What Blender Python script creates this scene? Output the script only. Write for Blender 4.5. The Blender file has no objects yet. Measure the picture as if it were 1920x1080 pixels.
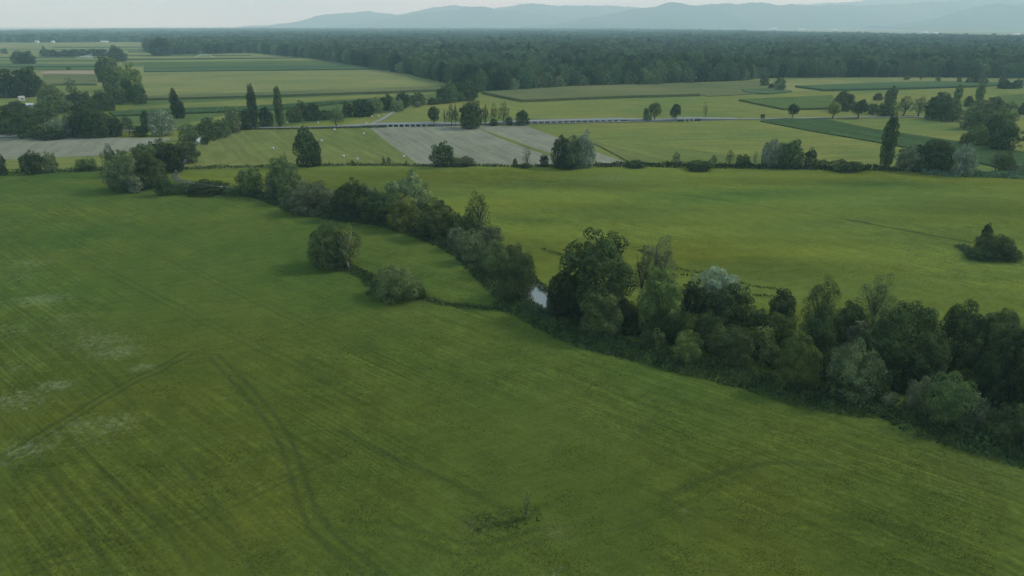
import bpy, math, random
import numpy as np
from mathutils import Vector

sc = bpy.context.scene
COL = sc.collection
rad = math.radians

# ------------------------------------------------------------------ camera
FPX, CAMZ, HORIZ = 1300.0, 60.0, 47.0            # focal length in 1920-wide pixels, height (m), horizon row
PITCH = math.atan((540 - HORIZ) / FPX)
cam_d = bpy.data.cameras.new('camera'); cam = bpy.data.objects.new('camera', cam_d); COL.objects.link(cam)
cam_d.sensor_width = 36; cam_d.lens = 36 * FPX / 1920
cam_d.clip_start = 0.5; cam_d.clip_end = 100000
cam.location = (0, 0, CAMZ); cam.rotation_euler = (math.pi / 2 - PITCH, 0, 0)
sc.camera = cam

# ------------------------------------------------------------------ sky, sun, exposure
SUN_EL, SUN_AZ = rad(40), rad(70)                # azimuth measured from +Y (view direction) to the right
world = bpy.data.worlds.new('World'); sc.world = world; world.use_nodes = True
nt = world.node_tree; nt.nodes.clear()
out = nt.nodes.new('ShaderNodeOutputWorld'); bg = nt.nodes.new('ShaderNodeBackground')
sky = nt.nodes.new('ShaderNodeTexSky'); sky.sky_type = 'NISHITA'; sky.sun_disc = False
sky.sun_elevation = SUN_EL; sky.sun_rotation = SUN_AZ; sky.air_density = 1.0; sky.dust_density = 2.5; sky.ozone_density = 1.5
tc = nt.nodes.new('ShaderNodeTexCoord'); mp = nt.nodes.new('ShaderNodeMapping'); mp.inputs['Scale'].default_value = (1.2, 1.2, 15.0)
nz = nt.nodes.new('ShaderNodeTexNoise'); nz.inputs['Scale'].default_value = 3.0; nz.inputs['Detail'].default_value = 5
cr = nt.nodes.new('ShaderNodeValToRGB')
cr.color_ramp.elements[0].position = 0.40; cr.color_ramp.elements[0].color = (4.2, 6.2, 7.5, 1)
cr.color_ramp.elements[1].position = 0.62; cr.color_ramp.elements[1].color = (5.9, 7.5, 8.1, 1)
mx = nt.nodes.new('ShaderNodeMixRGB'); mx.inputs[0].default_value = 0.8
nt.links.new(tc.outputs['Generated'], mp.inputs[0]); nt.links.new(mp.outputs[0], nz.inputs['Vector'])
nt.links.new(nz.outputs['Fac'], cr.inputs[0]); nt.links.new(sky.outputs[0], mx.inputs[1]); nt.links.new(cr.outputs[0], mx.inputs[2])
sx_ = nt.nodes.new('ShaderNodeSeparateXYZ'); nt.links.new(tc.outputs['Generated'], sx_.inputs[0])
hr = nt.nodes.new('ShaderNodeMapRange'); hr.inputs[1].default_value = 0.02; hr.inputs[2].default_value = 0.30; hr.inputs[3].default_value = 1.42; hr.inputs[4].default_value = 1.0   # hazy sky is brighter low down
nt.links.new(sx_.outputs[2], hr.inputs[0]); hm = nt.nodes.new('ShaderNodeVectorMath'); hm.operation = 'SCALE'; nt.links.new(mx.outputs[0], hm.inputs[0]); nt.links.new(hr.outputs[0], hm.inputs[3])
nt.links.new(hm.outputs[0], bg.inputs['Color']); bg.inputs['Strength'].default_value = 0.075
nt.links.new(bg.outputs[0], out.inputs['Surface'])

sun_d = bpy.data.lights.new('sun', 'SUN'); sun = bpy.data.objects.new('sun', sun_d); COL.objects.link(sun)
sun_d.energy = 1.5; sun_d.angle = rad(10); sun_d.color = (1.0, 0.95, 0.86)
sdir = Vector((math.sin(SUN_AZ) * math.cos(SUN_EL), math.cos(SUN_AZ) * math.cos(SUN_EL), math.sin(SUN_EL)))
sun.rotation_euler = sdir.to_track_quat('Z', 'Y').to_euler()

sc.view_settings.view_transform = 'Standard'; sc.view_settings.look = 'None'
sc.view_settings.exposure = 0.75; sc.view_settings.gamma = 1.0
cy = sc.cycles
cy.use_denoising = True; cy.max_bounces = 5; cy.diffuse_bounces = 2; cy.glossy_bounces = 1
cy.transmission_bounces = 2; cy.transparent_max_bounces = 8; cy.volume_bounces = 2
cy.use_adaptive_sampling = True; cy.adaptive_threshold = 0.01; cy.caustics_reflective = False; cy.caustics_refractive = False

# ------------------------------------------------------------------ helpers
SP, CP = math.sin(PITCH), math.cos(PITCH)
def ray(x, y):
    a, b = (x - 960) / FPX, (540 - y) / FPX
    return Vector((a, CP + b * SP, -SP + b * CP))
def px(x, y, z=0.0):                              # a picture point laid on the ground
    d = ray(x, y); t = (z - CAMZ) / d.z
    return Vector((d.x * t, d.y * t, z))
def px_at(x, y, dist):                            # a picture point at a distance along +Y
    d = ray(x, y); t = dist / d.y
    return Vector((d.x * t, dist, CAMZ + d.z * t))
def tag(o, label=None, cat=None, group=None, kind=None):
    for k, v in (('label', label), ('category', cat), ('group', group), ('kind', kind)):
        if v: o[k] = v
    return o
def mesh(name, V, F, smooth=False):
    """V (n,3); F (m,k) array of equal-sided faces, or a list of lists"""
    me = bpy.data.meshes.new(name)
    if isinstance(F, np.ndarray):
        m, k = F.shape
        me.vertices.add(len(V)); me.vertices.foreach_set('co', np.ascontiguousarray(V, np.float32).ravel())
        me.loops.add(m * k); me.loops.foreach_set('vertex_index', F.astype(np.int32).ravel())
        me.polygons.add(m); me.polygons.foreach_set('loop_start', np.arange(0, m * k, k, dtype=np.int32))
        me.polygons.foreach_set('loop_total', np.full(m, k, np.int32))
        me.update(calc_edges=True)
    else:
        me.from_pydata([tuple(v) for v in V], [], [tuple(f) for f in F]); me.update()
    if smooth: me.polygons.foreach_set('use_smooth', np.ones(len(me.polygons), bool))
    return me
def obj(name, me, mat=None, parent=None):
    o = bpy.data.objects.new(name, me); COL.objects.link(o)
    if mat: me.materials.append(mat)
    if parent: o.parent = parent
    return o
def attr(me, name, arr, typ='FLOAT'):
    a = me.attributes.new(name, typ, 'POINT')
    key = 'vector' if typ == 'FLOAT_VECTOR' else 'value'
    a.data.foreach_set(key, np.ascontiguousarray(arr, np.int32 if typ == 'INT' else np.float32).ravel())
def inside(P, poly):
    x, y = P[:, 0], P[:, 1]; r = np.zeros(len(P), bool); n = len(poly); j = n - 1
    for i in range(n):
        xi, yi, xj, yj = poly[i][0], poly[i][1], poly[j][0], poly[j][1]
        if yi != yj:
            r ^= ((yi > y) != (yj > y)) & (x < (xj - xi) * (y - yi) / (yj - yi) + xi)
        j = i
    return r
def dist_poly(P, pts, cap=1e9):
    d = np.full(len(P), cap)
    for a, b in zip(pts[:-1], pts[1:]):
        a = np.array(a[:2]); b = np.array(b[:2]); ab = b - a; L = max(ab @ ab, 1e-9)
        t = np.clip(((P - a) @ ab) / L, 0, 1)
        d = np.minimum(d, np.linalg.norm(P - (a + t[:, None] * ab), axis=1))
    return d
def smooth_line(pts, step=2.0):                   # Catmull-Rom through points
    pts = [np.array(p[:2]) for p in pts]; q = [2 * pts[0] - pts[1]] + pts + [2 * pts[-1] - pts[-2]]; o = []
    for i in range(1, len(q) - 2):
        n = max(2, int(np.linalg.norm(q[i + 1] - q[i]) / step))
        for k in range(n):
            t = k / n; a, b, c, d = q[i - 1], q[i], q[i + 1], q[i + 2]
            o.append(0.5 * (2 * b + (c - a) * t + (2 * a - 5 * b + 4 * c - d) * t * t + (3 * b - a - 3 * c + d) * t ** 3))
    o.append(q[-2]); return o
def offset(line, d):
    L = np.array(line); T = np.gradient(L, axis=0); T /= np.linalg.norm(T, axis=1)[:, None] + 1e-9
    return L + np.stack([-T[:, 1], T[:, 0]], 1) * d

# ------------------------------------------------------------------ materials
def N(t, kind, **kw):
    n = t.nodes.new(kind)
    for k, v in kw.items(): setattr(n, k, v)
    return n
def noise(t, vec, scale, detail=4, rough=0.55):
    n = N(t, 'ShaderNodeTexNoise'); n.inputs['Scale'].default_value = scale; n.inputs['Detail'].default_value = detail
    n.inputs['Roughness'].default_value = rough; t.links.new(vec, n.inputs['Vector']); return n.outputs['Fac']
def rng(t, v, a, b, c, d):
    n = N(t, 'ShaderNodeMapRange'); n.inputs[1].default_value = a; n.inputs[2].default_value = b
    n.inputs[3].default_value = c; n.inputs[4].default_value = d; t.links.new(v, n.inputs[0]); return n.outputs[0]
def math_(t, op, a, b):
    n = N(t, 'ShaderNodeMath', operation=op)
    for i, v in ((0, a), (1, b)):
        if isinstance(v, (int, float)): n.inputs[i].default_value = v
        else: t.links.new(v, n.inputs[i])
    return n.outputs[0]
def mixc(t, f, a, b, blend='MIX'):
    n = N(t, 'ShaderNodeMixRGB', blend_type=blend)
    for i, v in ((0, f), (1, a), (2, b)):
        if isinstance(v, tuple): n.inputs[i].default_value = (*v, 1)
        elif isinstance(v, (int, float)): n.inputs[i].default_value = v
        else: t.links.new(v, n.inputs[i])
    return n.outputs[0]
def mul(t, c, v):                                 # colour times value
    n = N(t, 'ShaderNodeVectorMath', operation='SCALE'); t.links.new(c, n.inputs[0]); t.links.new(v, n.inputs[3]); return n.outputs[0]
def new_mat(name):
    m = bpy.data.materials.new(name); m.use_nodes = True; t = m.node_tree; t.nodes.clear()
    return m, t, N(t, 'ShaderNodeOutputMaterial')
def attr_out(t, name):
    return N(t, 'ShaderNodeAttribute', attribute_name=name).outputs['Fac']
def stretched(t, ang, sx, sy):
    g = N(t, 'ShaderNodeNewGeometry'); m = N(t, 'ShaderNodeMapping', vector_type='TEXTURE')
    m.inputs['Rotation'].default_value = (0, 0, ang); m.inputs['Scale'].default_value = (sx, sy, 1)
    t.links.new(g.outputs['Position'], m.inputs[0]); return m.outputs[0]

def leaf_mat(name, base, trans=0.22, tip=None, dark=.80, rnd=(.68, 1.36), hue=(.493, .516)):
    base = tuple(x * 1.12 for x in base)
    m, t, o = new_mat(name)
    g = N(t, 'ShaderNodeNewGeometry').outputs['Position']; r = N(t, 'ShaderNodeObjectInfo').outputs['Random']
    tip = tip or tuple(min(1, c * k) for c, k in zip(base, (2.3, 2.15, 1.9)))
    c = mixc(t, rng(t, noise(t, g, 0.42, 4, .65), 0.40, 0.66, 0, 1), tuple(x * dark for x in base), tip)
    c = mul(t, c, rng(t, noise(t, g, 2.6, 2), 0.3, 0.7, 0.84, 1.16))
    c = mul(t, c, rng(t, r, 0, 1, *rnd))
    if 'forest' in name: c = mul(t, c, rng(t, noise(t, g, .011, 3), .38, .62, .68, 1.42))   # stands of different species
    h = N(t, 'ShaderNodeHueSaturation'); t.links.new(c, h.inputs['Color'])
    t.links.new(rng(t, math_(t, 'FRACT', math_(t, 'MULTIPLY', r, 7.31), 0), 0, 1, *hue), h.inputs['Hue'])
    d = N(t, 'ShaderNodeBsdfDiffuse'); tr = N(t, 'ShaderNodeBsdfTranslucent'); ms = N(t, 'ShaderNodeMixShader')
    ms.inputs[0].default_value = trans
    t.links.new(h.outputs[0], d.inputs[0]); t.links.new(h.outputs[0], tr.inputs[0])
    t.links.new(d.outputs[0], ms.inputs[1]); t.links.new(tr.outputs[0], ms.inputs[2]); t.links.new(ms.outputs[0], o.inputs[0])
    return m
LM = {
    'd': leaf_mat('foliage_dark', (0.030, 0.046, 0.018)),
    'm': leaf_mat('foliage_mid', (0.054, 0.078, 0.030)),
    'o': leaf_mat('foliage_olive', (0.080, 0.108, 0.034)),
    'y': leaf_mat('foliage_yellowish', (0.102, 0.118, 0.032)),
    'w': leaf_mat('foliage_willow', (0.082, 0.110, 0.052)),
    's': leaf_mat('foliage_silver', (0.120, 0.155, 0.108)),
    'g': leaf_mat('foliage_grey', (0.080, 0.100, 0.058)),
    'f': leaf_mat('foliage_forest', (0.036, 0.062, 0.026), tip=(0.066, 0.102, 0.042), dark=.9, rnd=(.42, 1.75), hue=(.487, .516)),
    'k': leaf_mat('foliage_forest_olive', (0.050, 0.076, 0.028), tip=(0.086, 0.118, 0.046), dark=.9, rnd=(.5, 1.7), hue=(.487, .512)),
    'h': leaf_mat('herb_green', (0.028, 0.045, 0.018)),
    'r': leaf_mat('reed_green', (0.055, 0.090, 0.048)),
}
def plain_mat(name, base, rough=0.9, var=0.25, scale=1.0, spec=0.2):
    m, t, o = new_mat(name); g = N(t, 'ShaderNodeNewGeometry').outputs['Position']
    c = mul(t, mixc(t, 0.0, base, base), rng(t, noise(t, g, scale, 5), 0.3, 0.7, 1 - var, 1 + var))
    p = N(t, 'ShaderNodeBsdfPrincipled'); t.links.new(c, p.inputs['Base Color'])
    p.inputs['Roughness'].default_value = rough; p.inputs['Specular IOR Level'].default_value = spec
    t.links.new(p.outputs[0], o.inputs[0]); return m
BARK = plain_mat('bark', (0.055, 0.047, 0.036), scale=3.0)
PALEBARK = plain_mat('pale_bark', (0.30, 0.28, 0.22), scale=3.0)

GRASS_ANG = 0.0
def field_mat(name, a, b, ang=0.0, streak=0.25, fine=0.3, big=0.008, sx=60, sy=2.2, bump=0.0):
    streak, fine = streak * 1.25, fine * 1.2; mean = [(x + y) / 2 for x, y in zip(a, b)]; a = tuple(m_ + (x - m_) * 1.35 for x, m_ in zip(a, mean)); b = tuple(m_ + (x - m_) * 1.35 for x, m_ in zip(b, mean))
    m, t, o = new_mat(name); g = N(t, 'ShaderNodeNewGeometry').outputs['Position']
    c = mixc(t, rng(t, noise(t, g, big, 4), 0.35, 0.65, 0, 1), a, b)
    c = mul(t, c, rng(t, noise(t, stretched(t, ang, sx, sy), 1.0, 3), 0.3, 0.7, 1 - streak, 1 + streak))
    c = mul(t, c, rng(t, noise(t, g, 0.35, 5, 0.7), 0.3, 0.7, 1 - fine, 1 + fine))
    c = mul(t, c, rng(t, noise(t, stretched(t, ang, 22, 7), 1.0, 4, 0.65), 0.3, 0.7, 0.86, 1.14))
    p = N(t, 'ShaderNodeBsdfDiffuse'); t.links.new(c, p.inputs[0]); t.links.new(p.outputs[0], o.inputs[0])
    return m

# ------------------------------------------------------------------ ground (one sheet to the horizon)
GX, GY = px(220, 430), px(700, 640)               # direction of the mowing lines in the near meadow
MOW = math.atan2(GY.y - GX.y, GX.x * 0 + GY.x - GX.x)
def ground_material(name, tufts=False):
    m, t, o = new_mat(name); g = N(t, 'ShaderNodeNewGeometry').outputs['Position']
    near = mixc(t, rng(t, noise(t, g, 0.028, 5), 0.36, 0.66, 0, 1), (0.052, 0.088, 0.018), (0.084, 0.110, 0.022))
    rough = mixc(t, rng(t, noise(t, g, 0.05, 5), 0.36, 0.66, 0, 1), (0.060, 0.082, 0.014), (0.081, 0.095, 0.015))
    c = mixc(t, attr_out(t, 'rough'), near, rough)
    far = mixc(t, rng(t, noise(t, stretched(t, 0.12, 3.2, 1), 0.016, 5), 0.36, 0.64, 0, 1), (0.088, 0.124, 0.028), (0.128, 0.146, 0.021))
    far = mixc(t, attr_out(t, 'lush'), far, (0.050, 0.086, 0.018))
    far = mul(t, far, rng(t, noise(t, stretched(t, -.1, 5, 1), 0.03, 4), 0.36, 0.6, 0.74, 1.12))
    c = mixc(t, attr_out(t, 'far'), c, far)
    plain_c = c; c = mul(t, c, rng(t, noise(t, stretched(t, MOW, 42, 0.9), 1.0, 3, 0.6), 0.3, 0.7, 0.80, 1.20))
    c = mul(t, c, rng(t, noise(t, g, 0.16, 4), 0.3, 0.7, 0.86, 1.14)); c = mul(t, c, rng(t, noise(t, g, 0.5, 6, 0.7), 0.3, 0.7, 0.80, 1.20))
    c = mul(t, c, rng(t, noise(t, g, 1.3, 5, 0.75), 0.3, 0.7, 0.76, 1.24))
    c = mul(t, c, rng(t, noise(t, stretched(t, MOW + .02, 70, 0.42), 1.0, 2, 0.5), 0.3, 0.7, 0.84, 1.16))
    c = mixc(t, rng(t, noise(t, g, 0.019, 3), 0.40, 0.58, 0.0, 0.8), c, mul(t, plain_c, rng(t, noise(t, stretched(t, MOW + 1.1, 6, 1.6), 1.0, 5, 0.7), 0.3, 0.7, 0.80, 1.20)))
    c = mixc(t, math_(t, 'MULTIPLY', attr_out(t, 'track'), rng(t, noise(t, g, 0.5, 3), 0.3, 0.6, 0.35, 1)), c, (0.022, 0.038, 0.014))
    c = mixc(t, math_(t, 'MULTIPLY', attr_out(t, 'pale'), rng(t, noise(t, g, 1.4, 7, .8), 0.42, 0.7, 0.0, .8)), c, (0.14, 0.13, 0.07))
    fl = math_(t, 'MULTIPLY', rng(t, math_(t, 'ADD', math_(t, 'MULTIPLY', attr_out(t, 'flower'), .70), noise(t, g, 0.75, 9, 0.85)), 0.70, 1.04, 0, 1), 0.6)
    c = mixc(t, fl, c, (0.30, 0.33, 0.24))
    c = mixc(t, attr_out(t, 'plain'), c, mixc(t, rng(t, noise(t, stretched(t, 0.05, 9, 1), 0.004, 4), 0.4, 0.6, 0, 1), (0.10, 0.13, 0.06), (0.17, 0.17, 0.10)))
    d = N(t, 'ShaderNodeBsdfDiffuse'); t.links.new(c, d.inputs[0])
    if tufts:
        tr = N(t, 'ShaderNodeBsdfTranslucent'); ms = N(t, 'ShaderNodeMixShader'); ms.inputs[0].default_value = 0.5
        t.links.new(c, tr.inputs[0]); t.links.new(d.outputs[0], ms.inputs[1]); t.links.new(tr.outputs[0], ms.inputs[2]); t.links.new(ms.outputs[0], o.inputs[0])
    else:
        b = N(t, 'ShaderNodeBump'); b.inputs['Strength'].default_value = 0.7; b.inputs['Distance'].default_value = 0.25
        t.links.new(noise(t, g, 1.1, 5, 0.7), b.inputs['Height']); t.links.new(b.outputs[0], d.inputs['Normal']); t.links.new(d.outputs[0], o.inputs[0])
    return m

def spaced(breaks):                               # list of (to, step, growth)
    v = [breaks[0]]
    for to, step, gr in breaks[1]:
        s = step
        while v[-1] < to: v.append(v[-1] + s); s *= gr
    return np.array(v)
xs_p = spaced((0.0, [(125, 0.42, 1.0), (19400, 0.5, 1.06)])); xs = np.concatenate([-xs_p[:0:-1], xs_p])
ys = np.concatenate([[-300, -60, 0, 20], spaced((40.0, [(170, 0.36, 1.0), (330, 0.7, 1.0), (19000, 0.9, 1.05)]))])

def line(pts, step=2.0): return smooth_line([px(*p) for p in pts], step)
TRACKS = [  # (picture polyline, gauge or 0 for a single line, half width, strength)
    ([(-30, 880), (130, 785), (220, 730), (300, 690), (352, 662)], 1.9, 0.26, 0.70),
    ([(400, 668), (450, 718), (500, 775), (535, 830), (560, 900), (585, 970), (620, 1015), (680, 1060), (715, 1100)], 1.8, 0.24, 0.70),
    ([(-20, 1082), (150, 1038), (280, 998), (420, 950), (540, 893), (640, 850)], 1.8, 0.22, 0.35),
    ([(860, 1068), (930, 1030), (1000, 1005), (1100, 990), (1200, 970), (1320, 915), (1430, 860)], 2.0, 0.24, 0.28),
    ([(640, 985), (760, 1000), (880, 1030), (1010, 1003)], 2.0, 0.3, 0.35),
    ([(1250, 930), (1340, 890), (1450, 868), (1560, 872)], 0, 0.5, 0.45),
    ([(1280, 960), (1500, 975), (1640, 985), (1760, 1010)], 1.8, 0.24, 0.23),
    ([(640, 810), (740, 860), (850, 905), (960, 960)], 0, 0.4, 0.5),
    ([(70, 860), (130, 940), (170, 1000), (200, 1080)], 0, 0.3, 0.4),
    ([(190, 880), (250, 940), (300, 980), (360, 1060)], 0, 0.3, 0.4),
    ([(330, 860), (380, 920), (440, 1010), (480, 1080)], 0, 0.3, 0.4),
    ([(130, 470), (260, 540), (420, 620), (640, 720)], 1.8, 0.22, 0.35),
    ([(260, 455), (420, 535), (567, 603), (700, 660)], 1.8, 0.22, 0.39),
    ([(330, 450), (500, 520), (660, 585), (820, 650)], 1.8, 0.21, 0.31),
    ([(580, 600), (700, 560), (830, 500), (900, 470)], 1.8, 0.20, 0.20),
    ([(350, 665), (460, 640), (570, 612), (640, 590)], 1.8, 0.22, 0.31),
    ([(1590, 412), (1700, 432), (1815, 453)], 0, 0.7, 0.9),
    ([(960, 336), (1150, 352), (1330, 372), (1590, 412)], 0, 0.5, 0.35),
    ([(660, 507), (690, 520), (700, 540)], 0, 1.2, 0.7),
    ([(795, 556), (840, 571), (900, 575), (980, 580)], 0, 1.0, 0.8),
    ([(0, 560), (90, 610), (190, 690), (250, 760)], 0, 0.3, 0.35),
]
HEDGE_MID = [(-400, 322), (0, 322), (205, 319), (330, 335), (440, 350), (500, 360), (560, 378), (640, 392), (720, 402), (800, 428), (870, 450), (930, 490), (975, 540),
             (1030, 590), (1120, 590), (1220, 605), (1340, 615), (1450, 640), (1600, 660), (1720, 690), (1860, 720), (2100, 760), (2400, 800)]
far_poly = [px(*p) for p in HEDGE_MID] + [Vector((4000, 200, 0)), Vector((4000, 900, 0)), Vector((-4000, 900, 0)), Vector((-4000, 330, 0))]
FLOWERS = [(50, 495, 9, .32), (75, 562, 7, .4), (30, 520, 8, .3), (150, 620, 9, .3), (190, 640, 9, .36), (120, 600, 8, .3), (215, 660, 6, .4), (268, 688, 3.0, .4), (25, 750, 8, .36), (15, 690, 7, .28),
           (105, 722, 3.5, .42), (160, 800, 6, .34), (205, 795, 6, .36), (60, 840, 5, .36), (225, 725, 4, .2), (10, 620, 8, .3), (300, 790, 4, .15), (420, 745, 2, .3),
           (160, 830, 6, .28), (20, 860, 5, .3), (95, 368, 14, .3), (130, 375, 12, .24), (1150, 334, 13, .34), (1240, 333, 11, .3), (1300, 430, 14, .12), (1180, 415, 16, .14), (1000, 440, 12, .15), (945, 385, 12, .1),
           (760, 455, 6, .16), (800, 500, 6, .15), (560, 940, 2, .2), (1050, 1075, 3, .3)]
LUSH = [(1330, 370, 9, .8), (1400, 364, 9, .9), (1470, 360, 8, .7), (1640, 346, 10, .9), (1720, 349, 10, .7), (1000, 413, 6, .7), (1560, 356, 8, .5), (1860, 395, 10, .5), (1130, 400, 10, .4), (700, 335, 9, .4), (1420, 505, 8, .4)]
PALE = [(1043, 998, 1.6, .9), (880, 988, 1.6, .6), (1845, 480, 5, .5), (1885, 478, 4, .5), (1285, 956, .9, .8), (845, 928, .6, .9), (1850, 860, 9, .35), (1780, 830, 6, .3), (1700, 800, 5, .25)]
def surface_attrs(P):
    """ground properties at points P (n,2): where tracks, flowers, rough grass, the far meadow are"""
    A = {k: np.zeros(len(P)) for k in ('track', 'flower', 'pale', 'lush')}
    nearsel = (P[:, 1] < 420)
    Q = P[nearsel]
    for k, L in (('flower', FLOWERS), ('pale', PALE), ('lush', LUSH)):
        wx = 2.6 if k == 'lush' else 1.5 if k == 'flower' else 1
        v = np.zeros(len(Q))
        for x, y, r, s in L:
            c = px(x, y); v = np.maximum(v, s * np.exp(-(((Q[:, 0] - c.x) / wx) ** 2 + (Q[:, 1] - c.y) ** 2) / (r * r)))
        A[k][nearsel] = v
    v = np.zeros(len(Q))
    for pts, gauge, hw, s in TRACKS:
        ln = line(pts)
        for off in ((-gauge / 2, gauge / 2) if gauge else (0,)):
            L = offset(ln, off); bb0, bb1 = L.min(0) - 3, L.max(0) + 3
            sel = ((Q > bb0) & (Q < bb1)).all(1)
            if sel.any():
                d = dist_poly(Q[sel], list(L)); v[sel] = np.maximum(v[sel], s * np.clip(1.45 - d / (hw * 1.3), 0, 1))
    A['track'][nearsel] = v
    f = inside(P, far_poly).astype(float); A['far'] = f
    c = px(170, 860); A['rough'] = np.exp(-(((P[:, 0] - c.x) / 62) ** 2 + ((P[:, 1] - c.y) / 45) ** 2)) * 1.25
    c = px(1500, 1000); A['rough'] = np.clip(np.maximum(A['rough'], 0.9 * np.exp(-(((P[:, 0] - c.x) / 45) ** 2 + ((P[:, 1] - c.y) / 30) ** 2))), 0, 1)
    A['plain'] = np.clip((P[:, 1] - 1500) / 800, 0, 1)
    return A
def undul(P):
    x, y = P[:, 0], P[:, 1]
    z = 0.10 * np.sin(x * .31 + 1.3 * np.sin(y * .11)) * np.sin(y * .27 + .8 * np.sin(x * .17)) + 0.05 * np.sin(x * .93 + y * .41) + 0.04 * np.sin(y * 1.13 - x * .5)
    return z * np.clip((290 - y) / 60, 0, 1) * np.clip((y - 30) / 20, 0, 1)
XX, YY = np.meshgrid(xs, ys); G2 = np.stack([XX.ravel(), YY.ravel()], 1)
nx, ny = len(xs), len(ys)
ii = (np.arange(ny - 1)[:, None] * nx + np.arange(nx - 1)[None, :]).ravel()
GF = np.stack([ii, ii + 1, ii + nx + 1, ii + nx], 1)
A = surface_attrs(G2)
gz = undul(G2) - 0.10 * A['track']
gme = mesh('ground', np.concatenate([G2, gz[:, None]], 1), GF, True)
for k, v in A.items(): attr(gme, k, v)
ground = obj('ground', gme, ground_material('meadow_ground')); tag(ground, kind='structure')

# ------------------------------------------------------------------ hills behind the plain
def hills(name, prof, D, W, seed, mat):
    rs = np.random.RandomState(seed)
    X = np.linspace(prof[0][0], prof[-1][0], 260); Yp = np.interp(X, [p[0] for p in prof], [p[1] for p in prof])
    for k in range(1, 6):
        Yp += rs.uniform(.5, 1) * 1.25 / k ** .55 * np.sin(X * 0.02 * 2 ** k * rs.uniform(.8, 1.2) + rs.uniform(0, 6))
    rows = np.linspace(-1, 1, 41); V = []
    ph = rs.uniform(0, 6, 8)
    for u in rows:
        for x, y in zip(X, Yp):
            top = px_at(x, min(y, HORIZ + 1), D); h = max(top.z, 4)
            w = (1 - abs(u)) ** 1.25
            spur = 1 + .45 * (1 - w) * math.sin(x * .035 + 2 * math.sin(x * .011 + ph[0]) + u * 2 + ph[1]) + .2 * (1 - w) * math.sin(x * .09 + ph[2] + u * 5)
            V.append((top.x * (1 + u * W / D * .3), D + u * W, h * w * spur - 3 * (abs(u) > .99)))
    n = len(X); i = (np.arange(len(rows) - 1)[:, None] * n + np.arange(n - 1)[None]).ravel()
    o = obj(name, mesh(name, np.array(V), np.stack([i, i + 1, i + n + 1, i + n], 1), True), mat)
    tag(o, kind='structure')
HM = field_mat('hill_woods', (0.035, 0.055, 0.035), (0.055, 0.075, 0.045), big=0.0012, sx=900, sy=300, fine=.15)
hills('hills', [(470, 50), (500, 50), (520, 46), (545, 44), (565, 39), (590, 30), (615, 26), (660, 23), (690, 22), (715, 25), (750, 26), (775, 22), (800, 17), (845, 10), (880, 12), (920, 15), (960, 12),
                (1000, 6), (1050, 10), (1130, 11), (1190, 12), (1240, 18), (1400, 30), (1600, 45)], 16500, 2400, 1, HM)
hills('hills', [(620, 50), (700, 40), (750, 30), (800, 24), (850, 18), (885, 14), (905, 12), (930, 17), (960, 20), (1000, 26), (1060, 34), (1130, 45), (1180, 50)], 14500, 1500, 5, HM)
hills('hills', [(980, 50), (1030, 46), (1090, 35), (1130, 28), (1165, 22), (1205, 15), (1225, 14), (1250, 6), (1265, 4), (1280, 5), (1295, 9), (1330, 8), (1365, 6), (1385, 8), (1430, 5), (1462, 9), (1485, 7),
                (1505, 10), (1550, 10), (1610, 11), (1660, 8), (1700, 6), (1760, 3), (1820, 0), (1900, -4), (2300, -6)], 13000, 2200, 2, HM)
hills('hills', [(1480, 10), (1540, 7), (1580, 3), (1640, 0), (1700, -4), (1900, -14), (2300, -20)], 17300, 1500, 3, HM)
hills('hills', [(1640, 52), (1700, 44), (1750, 34), (1790, 25), (1815, 17), (1840, 12), (1870, 6), (1900, 8), (1930, 6), (2100, 2), (2400, 0)], 10500, 1700, 4, HM)

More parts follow.
